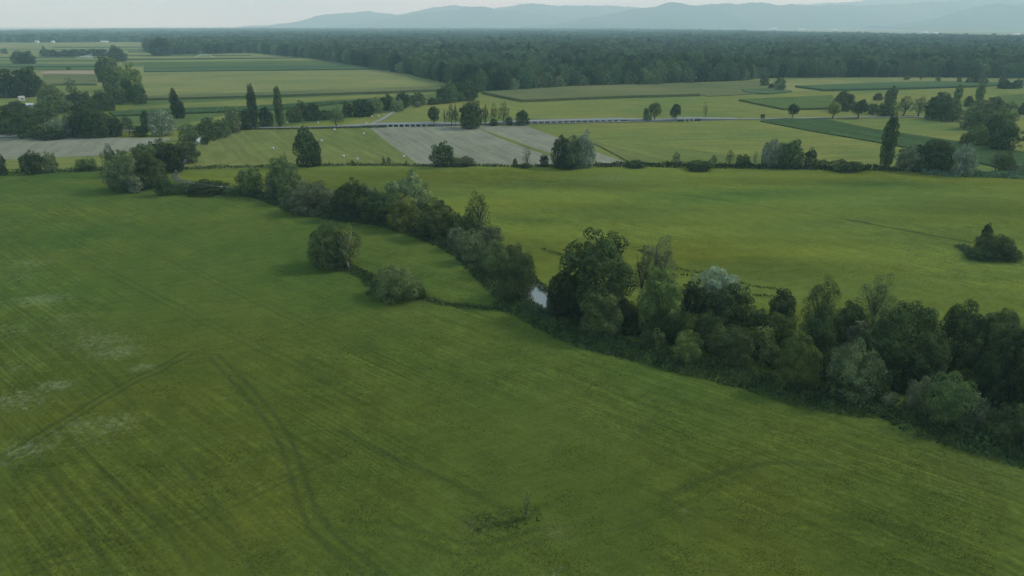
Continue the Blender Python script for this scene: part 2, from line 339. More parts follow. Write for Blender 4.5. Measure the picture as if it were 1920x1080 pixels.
# ------------------------------------------------------------------ crown shapes
def unit(v): return v / (np.linalg.norm(v, axis=1)[:, None] + 1e-9)
def crown_mesh(kind, n, leaf, seed):
    """many small leaf-clump faces spread over and through the lobes of a crown; nominal size W0 x W0 x H0"""
    rs = np.random.RandomState(seed); W0, H0, z0 = NOM[kind]
    d = unit(rs.randn(90, 3))
    if kind == 'P':                                # column of upright boughs
        k = 60; t = (np.arange(k) + rs.rand(k)) / k * .95 + .025; prof = np.clip(np.sin(np.pi * np.clip(t * .86 + .1, 0, 1)) ** .55, .25, 1)
        an = np.arange(k) * 2.4 + rs.uniform(-.4, .4, k); rr = prof * .27 * rs.uniform(.5, 1, k)
        C = np.stack([rr * np.cos(an), rr * np.sin(an), t], 1); R = np.stack([prof * .20, prof * .20, np.full(k, .075)], 1)
    elif kind in 'BWUDA':                           # several leaders of unequal height, each a crown of small domes
        ns, lo, hi, rlo, rhi, tl = {'B': (6, .07, .13, .22, .31, .76), 'W': (8, .07, .13, .18, .27, .66), 'U': (6, .09, .15, .22, .31, .60), 'D': (5, .09, .16, .28, .36, .88), 'A': (6, .055, .11, .15, .25, .62)}[kind]
        C, R = [], []
        for j in range(ns):
            a = j * 2.4 + rs.uniform(-.6, .6); ro = 0.05 if j == 0 else rs.uniform(.17, .30); t_ = 1.0 if j == 0 else rs.uniform(tl, .95); rx = rs.uniform(rlo, rhi) * (1.3 if j == 0 else 1)
            lift = .26 if kind == 'A' else 0; c0 = np.array([ro * np.cos(a), ro * np.sin(a), t_ * .52 + lift * (t_ * .5)]); sub = np.array([rx, rx, t_ * (.46 - lift * .5)]); m = 22 if j == 0 else 15
            dd = unit(rs.randn(m * 3, 3) + [0, 0, .15]); dd = dd[dd[:, 2] > -.7][:m]; m = len(dd)
            r = rs.uniform(lo, hi, m); C.append(c0 + dd * sub * rs.uniform(.72, 1.02, (m, 1))); R.append(np.stack([r, r, r * (W0 / H0) ** .5 * rs.uniform(.8, 1.15, m)], 1))
            C.append(c0[None] * [1, 1, .9]); R.append(np.array([[rx * .72, rx * .72, t_ * .36]]))
        a = np.arange(14) * 2.4; q = rs.uniform(.22, .37, 14)
        if kind != 'A': C.append(np.stack([q * np.cos(a), q * np.sin(a), rs.uniform(.06, .24, 14)], 1)); R.append(np.full((14, 3), .12))
        C = np.vstack(C); R = np.vstack(R)
    else:
        cz, rz, k, lo, hi, dist = {'B': (.50, .50, 34, .09, .20, .80), 'T': (.50, .50, 22, .13, .22, .66), 'A': (.52, .50, 44, .09, .17, .70),
                                   'W': (.48, .52, 36, .09, .19, .80), 'U': (.36, .60, 28, .11, .20, .78), 'N': (.5, .5, 34, .07, .13, .70), 'D': (.52, .48, 34, .09, .20, .78)}[kind]
        d = d[d[:, 2] > (-.75 if kind in 'TAN' else -.6)][:k]; k = len(d)
        q = rs.uniform(.75, 1.08, k)
        r = rs.uniform(lo, hi, k)
        if kind in 'BWUTD':                        # a few big domes, small ones standing out between them
            bg_ = rs.rand(k) < .38; r = np.where(bg_, hi * rs.uniform(.95, 1.2, k), lo * rs.uniform(.9, 1.25, k)); q = q * np.where(bg_, .92, 1.08)
        C = d * np.array([.5, .5, rz]) * dist * q[:, None]; C[:, 2] += cz; R = np.stack([r, r, r * rs.uniform(.8, 1.15, k) * (W0 / H0) ** .5], 1)
        extra = 5 if kind != 'N' else 0            # filler lobes within
        if extra:
            C = np.vstack([C, rs.uniform(-.14, .14, (extra, 3)) + [0, 0, cz]]); R = np.vstack([R, np.full((extra, 3), .33)])
        if kind in 'WUB':                          # skirt so the crown closes towards the ground
            a = np.arange(16) * 2.4; q = rs.uniform(.26, .37, 16); C = np.vstack([C, np.stack([q * np.cos(a), q * np.sin(a), rs.uniform(.08, .26, 16)], 1)])
            R = np.vstack([R, np.full((16, 3), .14)])
    w = R[:, 0] ** 2; w /= w.sum()
    M = int(n * 2.2); li = rs.choice(len(C), M, p=w); dr = unit(rs.randn(M, 3) + [0, 0, .25])
    P = C[li] + dr * R[li] * (rs.uniform(.6, 1.04, M) ** .5 + (rs.rand(M) < .12) * rs.uniform(0, .22, M))[:, None]
    depth = np.full(M, 9.0)
    for c, r in zip(C, R):
        q = np.linalg.norm((P - c) / r, axis=1); depth = np.minimum(depth, q)
    keep = (depth > .82) | (rs.rand(M) < .14)
    keep &= P[:, 2] > 0.0
    P, dr = P[keep][:n], dr[keep][:n]; n = len(P)
    ctr = np.array([0, 0, .45]); outd = unit(P - ctr)
    P = P - [0, 0, np.percentile(P[:, 2], .5)]
    P[:, 2] *= 1 / np.percentile(P[:, 2], 99.6); rr = np.linalg.norm(P[:, :2], axis=1); P[:, :2] *= .5 / np.percentile(rr, 98.5)
    P *= [W0, W0, H0 * (1 - z0)]; P[:, 2] += z0 * H0
    nrm = unit(dr * 1.0 + outd * .15 + rs.randn(n, 3) * .19)
    up = np.array([0, 0, 1.0]) if kind in 'WP' else None
    tv = unit(np.cross(nrm, unit(rs.randn(n, 3)))) if up is None else unit(np.cross(nrm, np.cross(up, nrm)) + rs.randn(n, 3) * .35)
    bv = unit(np.cross(nrm, tv)); s = leaf * rs.uniform(.6, 1.3, n)[:, None]
    la, lb = (1.0, .75) if up is None else (1.35, .55)
    V = np.stack([P - tv * s * la, P + bv * s * lb + nrm * s * .12, P + tv * s * la * rs.uniform(.7, 1, (n, 1)), P - bv * s * lb * rs.uniform(.6, 1, (n, 1))], 1).reshape(-1, 3)
    V[:, 2] = np.maximum(V[:, 2], .02)
    return mesh('crown', V, np.arange(4 * n).reshape(n, 4))
def tube(V, F, p, q, r0, r1, sides=6):
    p, q = np.array(p, float), np.array(q, float); ax = (q - p) / (np.linalg.norm(q - p) + 1e-9)
    u = np.cross(ax, [0.3, .9, .1]); u /= np.linalg.norm(u); w = np.cross(ax, u); b = len(V)
    for c, r in ((p, r0), (q, r1)):
        for k in range(sides):
            a = 2 * math.pi * k / sides; V.append(c + (u * math.cos(a) + w * math.sin(a)) * r)
    for k in range(sides):
        F.append((b + k, b + (k + 1) % sides, b + sides + (k + 1) % sides, b + sides + k))
def trunk_mesh(kind, seed):
    rs = random.Random(seed); W0, H0, z0 = NOM[kind]; V, F = [], []
    fork = H0 * {'T': .38, 'A': .35, 'N': .30, 'P': .8}.get(kind, .22); r = .028 * H0 * (.7 if kind in 'ANP' else 1)
    p = np.array([0, 0, -.3]); kpt = 4; pts = [p]
    for k in range(kpt):
        p = p + np.array([rs.uniform(-.02, .02) * H0, rs.uniform(-.02, .02) * H0, (fork + .3) / kpt]); pts.append(p)
    for k in range(kpt): tube(V, F, pts[k], pts[k + 1], r * (1.35 - .12 * k if k else 1.6), r * (1.35 - .12 * (k + 1)), 8)
    nl = {'P': 6, 'N': 9, 'A': 8}.get(kind, 6)
    for k in range(nl):
        a = 6.28 * k / nl + rs.uniform(-.4, .4); b = pts[-1] if kind != 'P' else pts[rs.randint(1, 4)]
        b = b - np.array([0, 0, rs.uniform(0, .12) * H0 * (kind != 'P')])
        rx = W0 * rs.uniform(.18, .36); e1 = b + np.array([rx * .5 * math.cos(a), rx * .5 * math.sin(a), (H0 - fork) * rs.uniform(.25, .4)])
        e2 = b + np.array([rx * math.cos(a), rx * math.sin(a), (H0 * .94 - b[2]) * rs.uniform(.55, .95)])
        tube(V, F, b, e1, r * .6, r * .38); tube(V, F, e1, e2, r * .38, r * .1, 5)
        for j in range(3 if kind in 'AN' else 2):
            a2 = a + rs.uniform(-1.2, 1.2); s = e1 + (e2 - e1) * rs.uniform(.1, .7)
            tube(V, F, s, s + np.array([math.cos(a2) * W0 * .13, math.sin(a2) * W0 * .13, H0 * rs.uniform(.04, .14)]), r * .22, r * .06, 4)
    return mesh('trunk', V, F, True)
# nominal width, height, bare-stem share
NOM = {'B': (12, 13, 0.0), 'A': (9, 15, .10), 'W': (12, 11, 0.0), 'U': (7, 5, 0.0), 'P': (5.5, 24, .02), 'T': (8, 10, .24), 'N': (6, 9, .15), 'D': (22, 26, .0)}
LOD = {'hi': 17000, 'mid': 4200, 'low': 1100, 'tiny': 300}
_crowns, _trunks = {}, {}
def crown_of(kind, lod, v):
    k = (kind, lod, v)
    if k not in _crowns:
        W0, H0, z0 = NOM[kind]; n = int(LOD[lod] * {'N': .45, 'A': .75, 'P': 1.5, 'U': .8}.get(kind, 1))
        leaf = math.sqrt(math.pi * W0 * (W0 + H0) * .62 / LOD[lod]) * {'N': .5, 'A': .62}.get(kind, 1.0)
        me = crown_mesh(kind, n, leaf, 11 * v + sum(map(ord, kind)) + 100); me.materials.append(LM['m']); _crowns[k] = me
    return _crowns[k]
def trunk_of(kind, v):
    if (kind, v) not in _trunks:
        me = trunk_mesh(kind, v + 5); me.materials.append(BARK); _trunks[kind, v] = me
    return _trunks[kind, v]
NAMES = {'B': ('broadleaf_tree', 'tree'), 'A': ('loose_crowned_tree', 'tree'), 'W': ('willow_tree', 'tree'), 'U': ('shrub', 'shrub'),
         'P': ('poplar_tree', 'tree'), 'T': ('roadside_tree', 'tree'), 'N': ('sparse_tree', 'tree')}
RS = random.Random(4)
def solve(kind, x, base, top, w):
    """ground point, width and height (m) of a thing seen from base row to top row and w wide"""
    P = px(x, base)
    for _ in range(3):
        D = P.y * CP - (P.z - CAMZ) * SP; s = D / FPX; de = math.atan2(CAMZ, P.y); r = w * s / 2
        if kind in 'BWUP':
            E = (base - top) * s / 2; a = math.sqrt(max(E * E - (r * math.sin(de)) ** 2, (.3 * r) ** 2)) / math.cos(de)
            P = px(x, base - (E - a * math.cos(de)) / s * .8); h = 2 * a
        else:
            S = (base - top) * s; h = S / math.cos(de)
            for _ in range(12):
                a = .5 * (1 - NOM[kind][2]) * h
                cur = (h - a) * math.cos(de) + math.hypot(a * math.cos(de), r * math.sin(de)); h *= S / cur
            break
    return P, 2 * r, h
def plant(kind, mat, x, base, top, w, label, group=None, trunk_mat=None):
    P, wid, h = solve(kind, x, base, top, w); W0, H0, z0 = NOM[kind]; v = RS.randrange(6)
    lod = 'hi' if w > 52 and base > 330 else 'mid' if w > 24 or kind == 'P' else 'low'
    k_ = 1.14 if kind in 'BWU' and base > 330 else 1.06; sc_ = (wid / W0 * k_, wid / W0 * k_, h / H0 * (1.04 if k_ > 1.1 else 1)); rz = RS.uniform(0, 6.28); name, cat = NAMES[kind]
    cm = crown_of(kind, lod, v)
    if kind == 'U':
        o = obj(name, cm); o.location = P; o.rotation_euler = (0, 0, rz); o.scale = sc_; cr_ = o
    else:
        o = bpy.data.objects.new(name, None); COL.objects.link(o); o.empty_display_size = 1
        o.location = P; o.rotation_euler = (0, 0, rz); o.scale = sc_
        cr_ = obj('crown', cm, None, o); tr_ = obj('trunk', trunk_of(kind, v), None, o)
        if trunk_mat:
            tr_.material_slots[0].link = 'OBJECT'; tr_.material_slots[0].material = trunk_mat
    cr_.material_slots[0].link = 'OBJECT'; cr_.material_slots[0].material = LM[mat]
    tag(o, label, cat, group); return o

TREES = '''
G trees and shrubs of the stream hedge
B d 1122 594 444 132 | big dark round broadleaf tree beside the open water
U m 1124 629 541 94 | dome shaped green shrub in front of the big dark tree by the water
B d 1057 598 506 54 | dark bushy tree between the water and the big round tree
U m 1036 592 560 28 | small leafy bush overhanging the water
A g 1236 575 444 62 | grey thin-leaved dying tree rising behind the bright leafy tree
A g 1205 572 462 44 | slimmer grey thin-leaved tree beside the big dark tree
B o 1233 624 508 86 | bright green leafy tree standing in front of the grey dying tree
B d 1294 602 528 48 | narrow dark tree left of the silver-topped willow
W s 1337 585 503 84 | silver-topped willow rising behind the stream hedge
B d 1363 615 534 88 | broad dark tree in front of the silver-topped willow
U o 1290 640 588 34 | pale green upright shrub above another shrub right of the bright leafy tree
U o 1286 676 620 64 | pale green bushy shrub at the hedge foot under the upright one
U m 1222 657 617 48 | small green shrub at the hedge foot below the bright leafy tree
U m 1368 682 610 90 | wide domed shrub at the hedge foot below the broad dark tree
U o 1462 640 585 56 | olive bushy shrub below the small round dark tree at the meadow edge
B d 1464 596 546 50 | small round very dark tree at the meadow side of the hedge
U o 1428 662 612 44 | olive shrub right of the wide domed shrub
U m 1440 688 640 44 | green shrub squeezed left of the bright tufted willow
W o 1487 727 627 78 | bright tufted willow at the near foot of the hedge
A m 1533 630 519 68 | tall loose-crowned tree left of the two that overtop the hedge
B d 1527 680 577 66 | dark tree below the left loose-crowned tree
U g 1602 654 601 46 | grey green rounded shrub amid the dark hedge
A m 1634 634 514 76 | tall loose-crowned tree right of the two that overtop the hedge
B d 1588 640 570 60 | dark tree filling the hedge between the two loose-crowned trees
W w 1596 748 643 102 | large many-domed grey green willow at the near foot of the hedge
B d 1688 700 571 114 | broad dark tree behind the many-domed willow
B d 1645 720 610 80 | dark tree right behind the many-domed willow
U d 1704 728 667 46 | pointed dark green shrub right of the many-domed willow
U m 1744 708 638 54 | upright green shrub under the broad dark tree
B d 1788 692 573 72 | tall dark tree standing against the bright meadow at right
B m 1842 690 596 66 | mid green tree between two dark trees at right
B m 1868 662 582 54 | rounded green tree top next to the meadow at right
B d 1878 752 621 116 | massive dark many-lobed tree near the right edge
U d 1846 757 672 64 | dark lobed shrub at the foot of the massive right tree
B m 1922 690 600 60 | tree cut by the right picture edge beside the meadow
B d 1945 800 640 110 | dark tree cut by the right edge above the lowest shrub
U m 1768 796 704 88 | widest green shrub at the hedge foot at right
U g 1722 772 712 56 | low grey shrub left of the widest green shrub
U m 1890 832 757 72 | last round shrub at the hedge foot near the right edge
U g 1818 800 740 52 | grey shrub between the widest green shrub and the last one
U m 1945 850 780 70 | shrub cut by the right edge at the lower hedge foot
U g 1662 758 732 36 | low pale herb-like shrub right of the many-domed willow
U d 1165 610 560 60 | dark undergrowth shrub between the domed shrub and the leafy tree
U d 1325 650 585 56 | dark undergrowth shrub below the narrow dark tree
U d 1410 640 580 50 | dark undergrowth shrub right of the broad dark tree
U d 1560 720 655 56 | dark undergrowth shrub between the tufted and many-domed willows
U d 1640 752 690 48 | dark shrub tucked against the right side of the many-domed willow
U d 1255 640 575 60 | dark undergrowth shrub right of the bright leafy tree
U d 967 560 474 78 | dark drooping tree-like bush left of the open water
U m 928 514 452 62 | green bush next up the hedge from the water
U w 886 490 433 48 | pale willow bush in the hedge beside the loose tall tree
U g 914 468 424 54 | greyish willow bush behind the pale willow bush
U g 856 468 428 36 | small low grey bush at the left foot of the loose tall tree
U d 985 515 476 34 | dark bank bush on the meadow side above the water
U d 962 492 458 34 | dark bush on the meadow bank further up from the water
A m 897 440 359 52 | tall loose irregular tree with gaps in the middle of the hedge
U d 884 452 404 52 | dark bush at the foot of the tall loose irregular tree
B m 819 444 376 74 | round full tree left of the tall loose tree
U m 857 448 402 22 | small upright shrub between the round full tree and the loose tree
B y 757 430 366 58 | yellowish leafy tree in the hedge
B w 771 412 327 78 | tallest two-tier willow behind the yellowish tree
B d 713 418 362 66 | dark tree left of the yellowish tree
B d 664 410 341 58 | dark ragged-topped tree in the hedge
U g 697 404 355 34 | greyish shrub top between two dark trees
W g 587 399 340 86 | long low grey green willow in the hedge
U d 636 410 366 34 | dark shrub between the long willow and the ragged tree
B m 533 368 299 66 | round-topped tree at the bend of the hedge
U g 512 372 333 32 | blue grey shrub in front of the round-topped tree
B m 549 380 322 50 | bushy tree right of the round-topped tree
N d 534 318 285 16 | thin little dark tree behind the round-topped tree
U m 474 366 317 48 | bushy shrub left of the round-topped tree
U m 440 366 350 38 | low shrub in the thin part of the hedge
U d 390 363 338 78 | long low dark shrub in the thin part of the hedge
U m 337 363 341 30 | low shrub at the foot of the left clump
U s 352 362 348 13 | tiny pale shrub right of the left clump
G trees of the clump at the left bend of the stream
A d 211 318 270 30 | dark ragged tree at the left end of the clump
B o 236 330 281 38 | olive tree just right of the dark ragged tree
W w 240 357 292 70 | big rounded willow at the near side of the clump
B m 276 322 270 50 | round tree at the back of the clump behind the big willow
B d 306 314 260 40 | dark tree with a pale tip at the back of the clump
B d 324 322 271 54 | dark tree in the middle back of the clump
B m 352 305 263 46 | rightmost rounded tree of the clump near the bare lane
B m 286 352 290 54 | mid green tree at the near right of the clump
U d 310 366 324 34 | dark shrub at the near right foot of the clump
U s 254 361 334 23 | pale silvery shrub at the near foot of the clump
U d 222 352 322 34 | dark shrub at the left foot of the clump
G lone trees and shrubs in the meadows
W m 624 500 419 90 | big lone willow standing in the near meadow
A o 655 503 422 44 | slim lone tree with a pale bare stem at the right side of the lone willow
U o 641 499 462 32 | small shrub under the lone willow
U m 744 560 497 98 | mound shaped grey green shrub in the near meadow below the lone willow
U d 712 553 520 44 | dark low shrub at the left foot of the mound shrub
U o 752 559 523 46 | lighter rounded shrub leaning on the near side of the mound shrub
U d 785 559 537 30 | dark low shrub at the right foot of the mound shrub
U d 1860 484 438 84 | dark mound shrub standing alone in the right meadow
B d 1843 466 420 19 | thin upright tree at the left of the dark mound shrub in the right meadow
U d 1832 487 464 44 | low spreading bush at the left foot of the dark meadow mound shrub
U d 1888 489 464 44 | low spreading bush at the right foot of the dark meadow mound shrub
U g 1879 480 456 38 | greyish bush on the right flank of the dark mound shrub
G trees and shrubs along the far ditch of the meadow
B d 575 312 240 44 | tall dark twin-stemmed tree at the edge of the hay field
B d 593 311 262 26 | shorter dark tree leaning against the twin-stemmed tree
B d 830 312 266 46 | dark pointed-round tree at the edge of the tilled field
U d 866 312 294 50 | long low dark shrub trailing right of the dark tree by the tilled field
A d 661 310 299 8 | tiny sapling at the hay field edge, leftmost of the tiny ones
A d 720 310 293 7 | thin sapling of a close pair at the hay field edge
A d 729 310 293 10 | bushier sapling of a close pair at the hay field edge
A d 762 311 300 6 | tiny thin sapling just left of the tilled field
U d 966 314 297 11 | small cone shaped shrub left of the twiggy bare tree
N g 988 313 276 20 | twiggy bare little tree at the tilled field edge
U d 986 315 305 24 | low bush under the twiggy bare tree
B d 1020 313 290 17 | small dark tree right of the twiggy bare tree
B d 1051 314 256 34 | dark tree at the left of the big silvery group by the tilled field
W w 1071 315 257 42 | grey green willow in the middle of the big silvery group
W s 1093 314 248 44 | silvery willow at the right of the big group by the tilled field
U d 1060 316 290 50 | dark bushes at the foot of the big silvery group
U d 1190 312 303 42 | low dark bush on the ditch right of the tilled field
A m 1266 312 284 18 | slender small tree alone on the far ditch
U d 1310 316 305 56 | low dark bush on the ditch between two slender trees
A m 1337 313 290 17 | slender tree right of the low dark bush
A y 1367 312 281 22 | yellowish airy small tree on the far ditch
U d 1392 313 290 28 | dark bush right of the yellowish airy tree
N g 1415 312 284 12 | thin bare sapling in the far ditch row
W s 1446 313 262 40 | silvery willow at the left of the round group on the far ditch
B m 1481 314 263 54 | dark green round tree at the right of the silvery willow on the far ditch
B m 1518 314 278 24 | small tree right of the round group on the far ditch
U d 1538 315 299 32 | dark low bush between the small tree and the spreading shrub
U m 1582 321 298 56 | wide low spreading shrub on the far ditch
U d 1606 319 303 28 | dark small bush left of the nearest poplar
P d 1658 316 216 27 | tallest nearest poplar standing alone on the far ditch
A m 1668 314 281 8 | thin sprout beside the nearest poplar
W g 1701 319 273 52 | greyish bushy tree right of the nearest poplar
B d 1740 321 263 66 | broad dark bushy tree on the far ditch at right
B d 1764 321 267 38 | dark tree joined to the right of the broad bushy tree
W s 1804 329 272 44 | pale silver willow on the far ditch near the right edge
A g 1865 322 281 24 | greyish small airy tree right of the pale silver willow
B o 1882 324 285 28 | olive small tree near the right end of the far ditch
U g 1905 326 305 40 | low greyish bush at the right end of the far ditch
U y 1784 316 294 14 | yellowish bush between the dark tree and the silver willow
U d 4 328 289 22 | bush cut by the left picture edge on the field bank
B d 64 326 284 38 | pair-topped dark tree on the left field bank
B w 97 323 286 25 | grey green tree joined right of the dark one on the left bank
U m 163 319 296 38 | lone low bush on the left field bank
G trees and shrubs along the left part of the road
U m 396 263 222 42 | large round shrub beside the lane at the left road
U m 421 258 224 30 | smaller round shrub joined right of the large round one by the lane
W w 438 249 202 34 | willow between the round shrubs and the tall poplar
B d 462 243 206 30 | dark tree at the left foot of the tall dark poplar
P d 478 240 162 18 | tall dark poplar by the road, left of two close together
P m 526 237 166 18 | tall green poplar by the road, right of two close together
P d 332 222 169 17 | dark poplar rising behind the left trees, alone
P d 342 222 190 14 | short dark poplar tucked to the right of the lone dark poplar
U m 355 264 232 36 | green bush at the right end of the dark left row
W s 305 254 207 46 | silvery willow in the dark left row
B d 278 247 209 23 | narrow dark tree left of the silvery willow
B d 500 238 202 28 | dark bush between the two tall poplars
U m 553 229 200 32 | rounded bush right of the green poplar
B d 566 222 190 24 | taller dark bush behind the rounded bush right of the poplar
U d 586 226 194 36 | dark bush right of the poplars along the left field
U d 612 224 206 28 | small low bush in the row above the hay field
A m 632 238 200 28 | airy tree at the roadside above the hay field
U m 652 218 190 22 | bush at the left start of the sloping row above the bales
B d 680 218 187 48 | broad dark bush in the sloping row above the bales
U w 708 212 192 24 | greyish bush in the sloping row above the bales
B m 704 208 183 30 | tall bush behind the greyish bush in the sloping row
B d 727 207 178 28 | dark tree in the middle of the sloping row
U w 745 209 187 27 | rounded grey bush in the sloping row
B d 756 203 174 28 | dark tree right of the rounded grey bush
B m 784 197 174 32 | rounded tree near the right end of the sloping row
U s 783 201 190 16 | small pale bush at the foot of the sloping row
U d 811 196 183 24 | low dark bush linking the sloping row to the forest
B d 831 194 164 28 | dark tree where the sloping row meets the forest
B m 845 192 155 27 | tree in front of the forest corner, left one
B f 877 188 150 46 | broad dark tree at the near corner of the forest
U m 862 190 172 24 | bush at the foot of the forest corner
U d 384 271 258 16 | small dark bush by the pale gap in the lane
G trees along the middle of the road
T m 814 236 201 24 | leafy roadside tree with clear trunk left of the thin trees
A m 834 235 206 5 | very thin stem tree by the road
A m 846 236 196 18 | thin airy roadside tree
A d 855 236 197 11 | narrow darker roadside tree touching the big round tree
B d 884 241 191 50 | big very dark round tree by the road above the tilled field
A d 910 236 197 14 | narrow airy tree at the right of the big dark round tree
A y 926 233 195 19 | yellowish airy tree, left of a roadside pair
A o 945 233 192 23 | olive airy tree, right of a roadside pair
U d 926 236 223 18 | small round dark bush below the yellowish airy tree
U d 955 235 220 15 | small dark bush left of the round dark tree at the bridge end
B d 979 235 207 27 | round dark little tree at the left end of the long bridge
T m 1227 227 193 25 | round-crowned roadside tree above a small bush
U d 1211 219 203 11 | small dark tree behind the round-crowned roadside tree
U m 1213 228 215 17 | small bush at the foot of the round-crowned roadside tree
T d 1265 227 196 21 | dark round-crowned lone roadside tree on a thin trunk
N m 1321 225 192 10 | sparse thin young tree by the road
U d 1430 223 214 9 | tiny round bush at the roadside
G trees of the group around the right end of the road
T d 1485 222 195 20 | dark lollipop shaped tree at the roadside, leftmost of the right group
T y 1561 222 191 26 | yellowish green round tree at the roadside
B m 1580 208 172 38 | rounded tree behind the yellowish roadside tree
T d 1608 222 190 31 | spreading dark tree at the roadside
B d 1615 206 187 18 | dark tree peeking behind the spreading roadside tree
U m 1634 214 194 24 | bushy small tree right of the spreading roadside tree
B d 1658 218 194 34 | dark bushy tree next along the road
B m 1668 198 162 26 | taller tree standing behind the roadside bushes
U d 1645 188 175 20 | low dark bush left of the taller tree behind the road
A m 1693 217 181 34 | airy ragged tree in the right road group
A m 1722 218 181 30 | second airy ragged tree in the right road group
B d 1748 224 184 36 | dark tree where the road enters the group
B d 1763 204 174 36 | domed dark tree at the back of the group left of the poplars
B d 1766 227 190 26 | narrow very dark tree at the near side of the group
P o 1793 194 158 15 | left one of the two poplars in the far right group
P o 1834 194 155 16 | right one of the two poplars in the far right group
B m 1787 228 190 28 | round green tree below the left far poplar
B d 1815 200 180 18 | small dark tree between the two far poplars
W w 1820 242 196 48 | greyish rounded tree in the middle of the far right group
B w 1845 210 188 34 | pale rounded crown below the right far poplar
B d 1862 208 183 32 | dark tree right of the right far poplar
B m 1844 244 206 44 | mid green tree at the near side of the far right group
B o 1876 240 204 50 | olive rounded tree at the right of the far right group
B d 1862 272 220 46 | dark tree behind the biggest dark round tree at right
B d 1880 282 233 52 | biggest dark round tree standing out to the right of the field
W o 1830 273 234 40 | yellow grey willow left of the biggest dark round tree
U d 1812 272 250 30 | dark low bush at the left foot of the yellow grey willow
A m 1892 213 189 32 | airy tree at the right end of the far right group
B d 1916 215 194 18 | dark tree cut by the right edge beside the road
G scattered trees in front of the forest
U d 1433 161 143 18 | dark round bush left of the pale round tree in front of the forest
U d 1446 166 157 12 | low bush between the dark and the pale round trees
B w 1461 170 146 22 | pale grey round tree alone in front of the forest
U m 1699 150 142 11 | small round bush in the pale field before the forest
A y 1726 151 137 9 | thin pale tree in the pale field before the forest
U m 1758 154 145 9 | small olive bush alone in the pale field before the forest
U d 1797 157 146 9 | small dark oval bush left of the far dark group
U d 1813 158 147 9 | narrow dark bush at the left of the far dark group
B d 1827 158 140 19 | tallest tree of the far dark group before the forest
U d 1843 161 147 14 | round dark bush at the right of the far dark group
B d 1880 166 147 22 | dark tree at the left of the farthest right hedge
U d 1893 166 156 20 | low hedge bush between two dark trees at far right
B d 1907 166 148 18 | dark tree at the right of the farthest right hedge
G trees of the far left fields and groves
B d 16 183 132 48 | dark tree at the left of the big left-edge clump
B d 45 183 134 44 | dark tree in the middle of the big left-edge clump
B d 62 180 127 42 | tallest dark tree of the big left-edge clump
B m 76 178 142 26 | narrow tree at the right of the big left-edge clump
A m 136 180 145 23 | airy tree standing alone left of the big grove
B m 199 152 107 32 | tall tree at the far end of the big grove
B m 216 150 110 22 | narrow tree at the far end of the big grove
B o 213 170 124 46 | olive domed tree in the big grove
B o 251 184 122 42 | broad olive tree at the right of the big grove
B m 222 195 158 36 | rounded tree at the near side of the big grove
B d 243 192 150 27 | dark tree with pale top in the big grove
B d 261 195 160 32 | dark round tree at the near right corner of the big grove
B d 192 206 171 36 | dark tree at the near left of the big grove
U d 205 208 184 24 | dark round bush below the big grove
B m 100 200 160 46 | rounded tree between the left clump and the grove
B d 150 206 171 42 | dark spreading tree below the lone airy tree
B m 122 212 183 38 | mid green tree in the thicket below the grove
B m 90 224 190 42 | greyish tree left in the thicket below the grove
B d 170 220 184 36 | dark tree right in the thicket below the grove
B d 15 252 200 54 | large dark tree cut by the left edge beside the lane
B d 66 258 205 62 | large dark spreading tree with a visible trunk by the grey field
W s 112 258 222 46 | silvery low willow in front of the dark left thicket
W w 136 256 212 36 | grey green willow beside the silvery low one
B d 157 258 202 42 | dark tree behind the grey field, left of centre
B m 176 258 204 34 | mid green tree behind the grey field
B d 196 258 206 32 | dark narrow tree behind the grey field
B d 219 256 219 27 | lower dark tree behind the grey field near its right end
A d 243 254 216 26 | open airy tree with light gaps behind the grey field
U d 262 256 236 30 | low dark bush behind the grey field at its right end
U d 95 262 240 60 | dark bushes at the edge of the grey field
U d 30 212 190 50 | low dark bush beside the white-roofed shed
B d 36 121 99 24 | left part of the small dark round wood among the far fields
B d 54 121 97 30 | right part of the small dark round wood among the far fields
B d 222 116 90 36 | round far tree before the long far hedge
U d 215 100 85 12 | small tree top behind the round far tree
B d 285 99 76 26 | dark tree left in the grove touching the far forest
B d 303 105 74 40 | round grove tree standing out from the far forest
U d 290 104 98 16 | low bush under the grove touching the far forest
U m 9 101 91 12 | tiny far tree at the left edge of the fields
U m 33 101 95 13 | tiny far bush right of the tiny far tree
A d 84 100 85 8 | thin pointed tree at the left end of the long far hedge
B d 87 107 93 22 | first tree of the long far hedge
B d 104 107 94 22 | second tree from the left of the long far hedge
B d 122 106 94 22 | third tree from the left of the long far hedge
B d 140 106 93 22 | fourth tree from the left of the long far hedge
B d 158 105 93 22 | fifth tree from the left of the long far hedge
B d 176 105 92 22 | sixth tree from the left of the long far hedge
B d 192 105 92 20 | last tree at the right end of the long far hedge
U d 128 131 126 9 | tiny bush alone in the far strip fields
'''
grp = None
for ln in TREES.strip().splitlines():
    if ln.startswith('G '): grp = ln[2:]; continue
    a, lab = ln.split(' | '); k, m_, x, b, tp, w = a.split()
    plant(k, m_, float(x), float(b), float(tp), float(w), lab, grp, PALEBARK if 'pale bare stem' in lab else None)


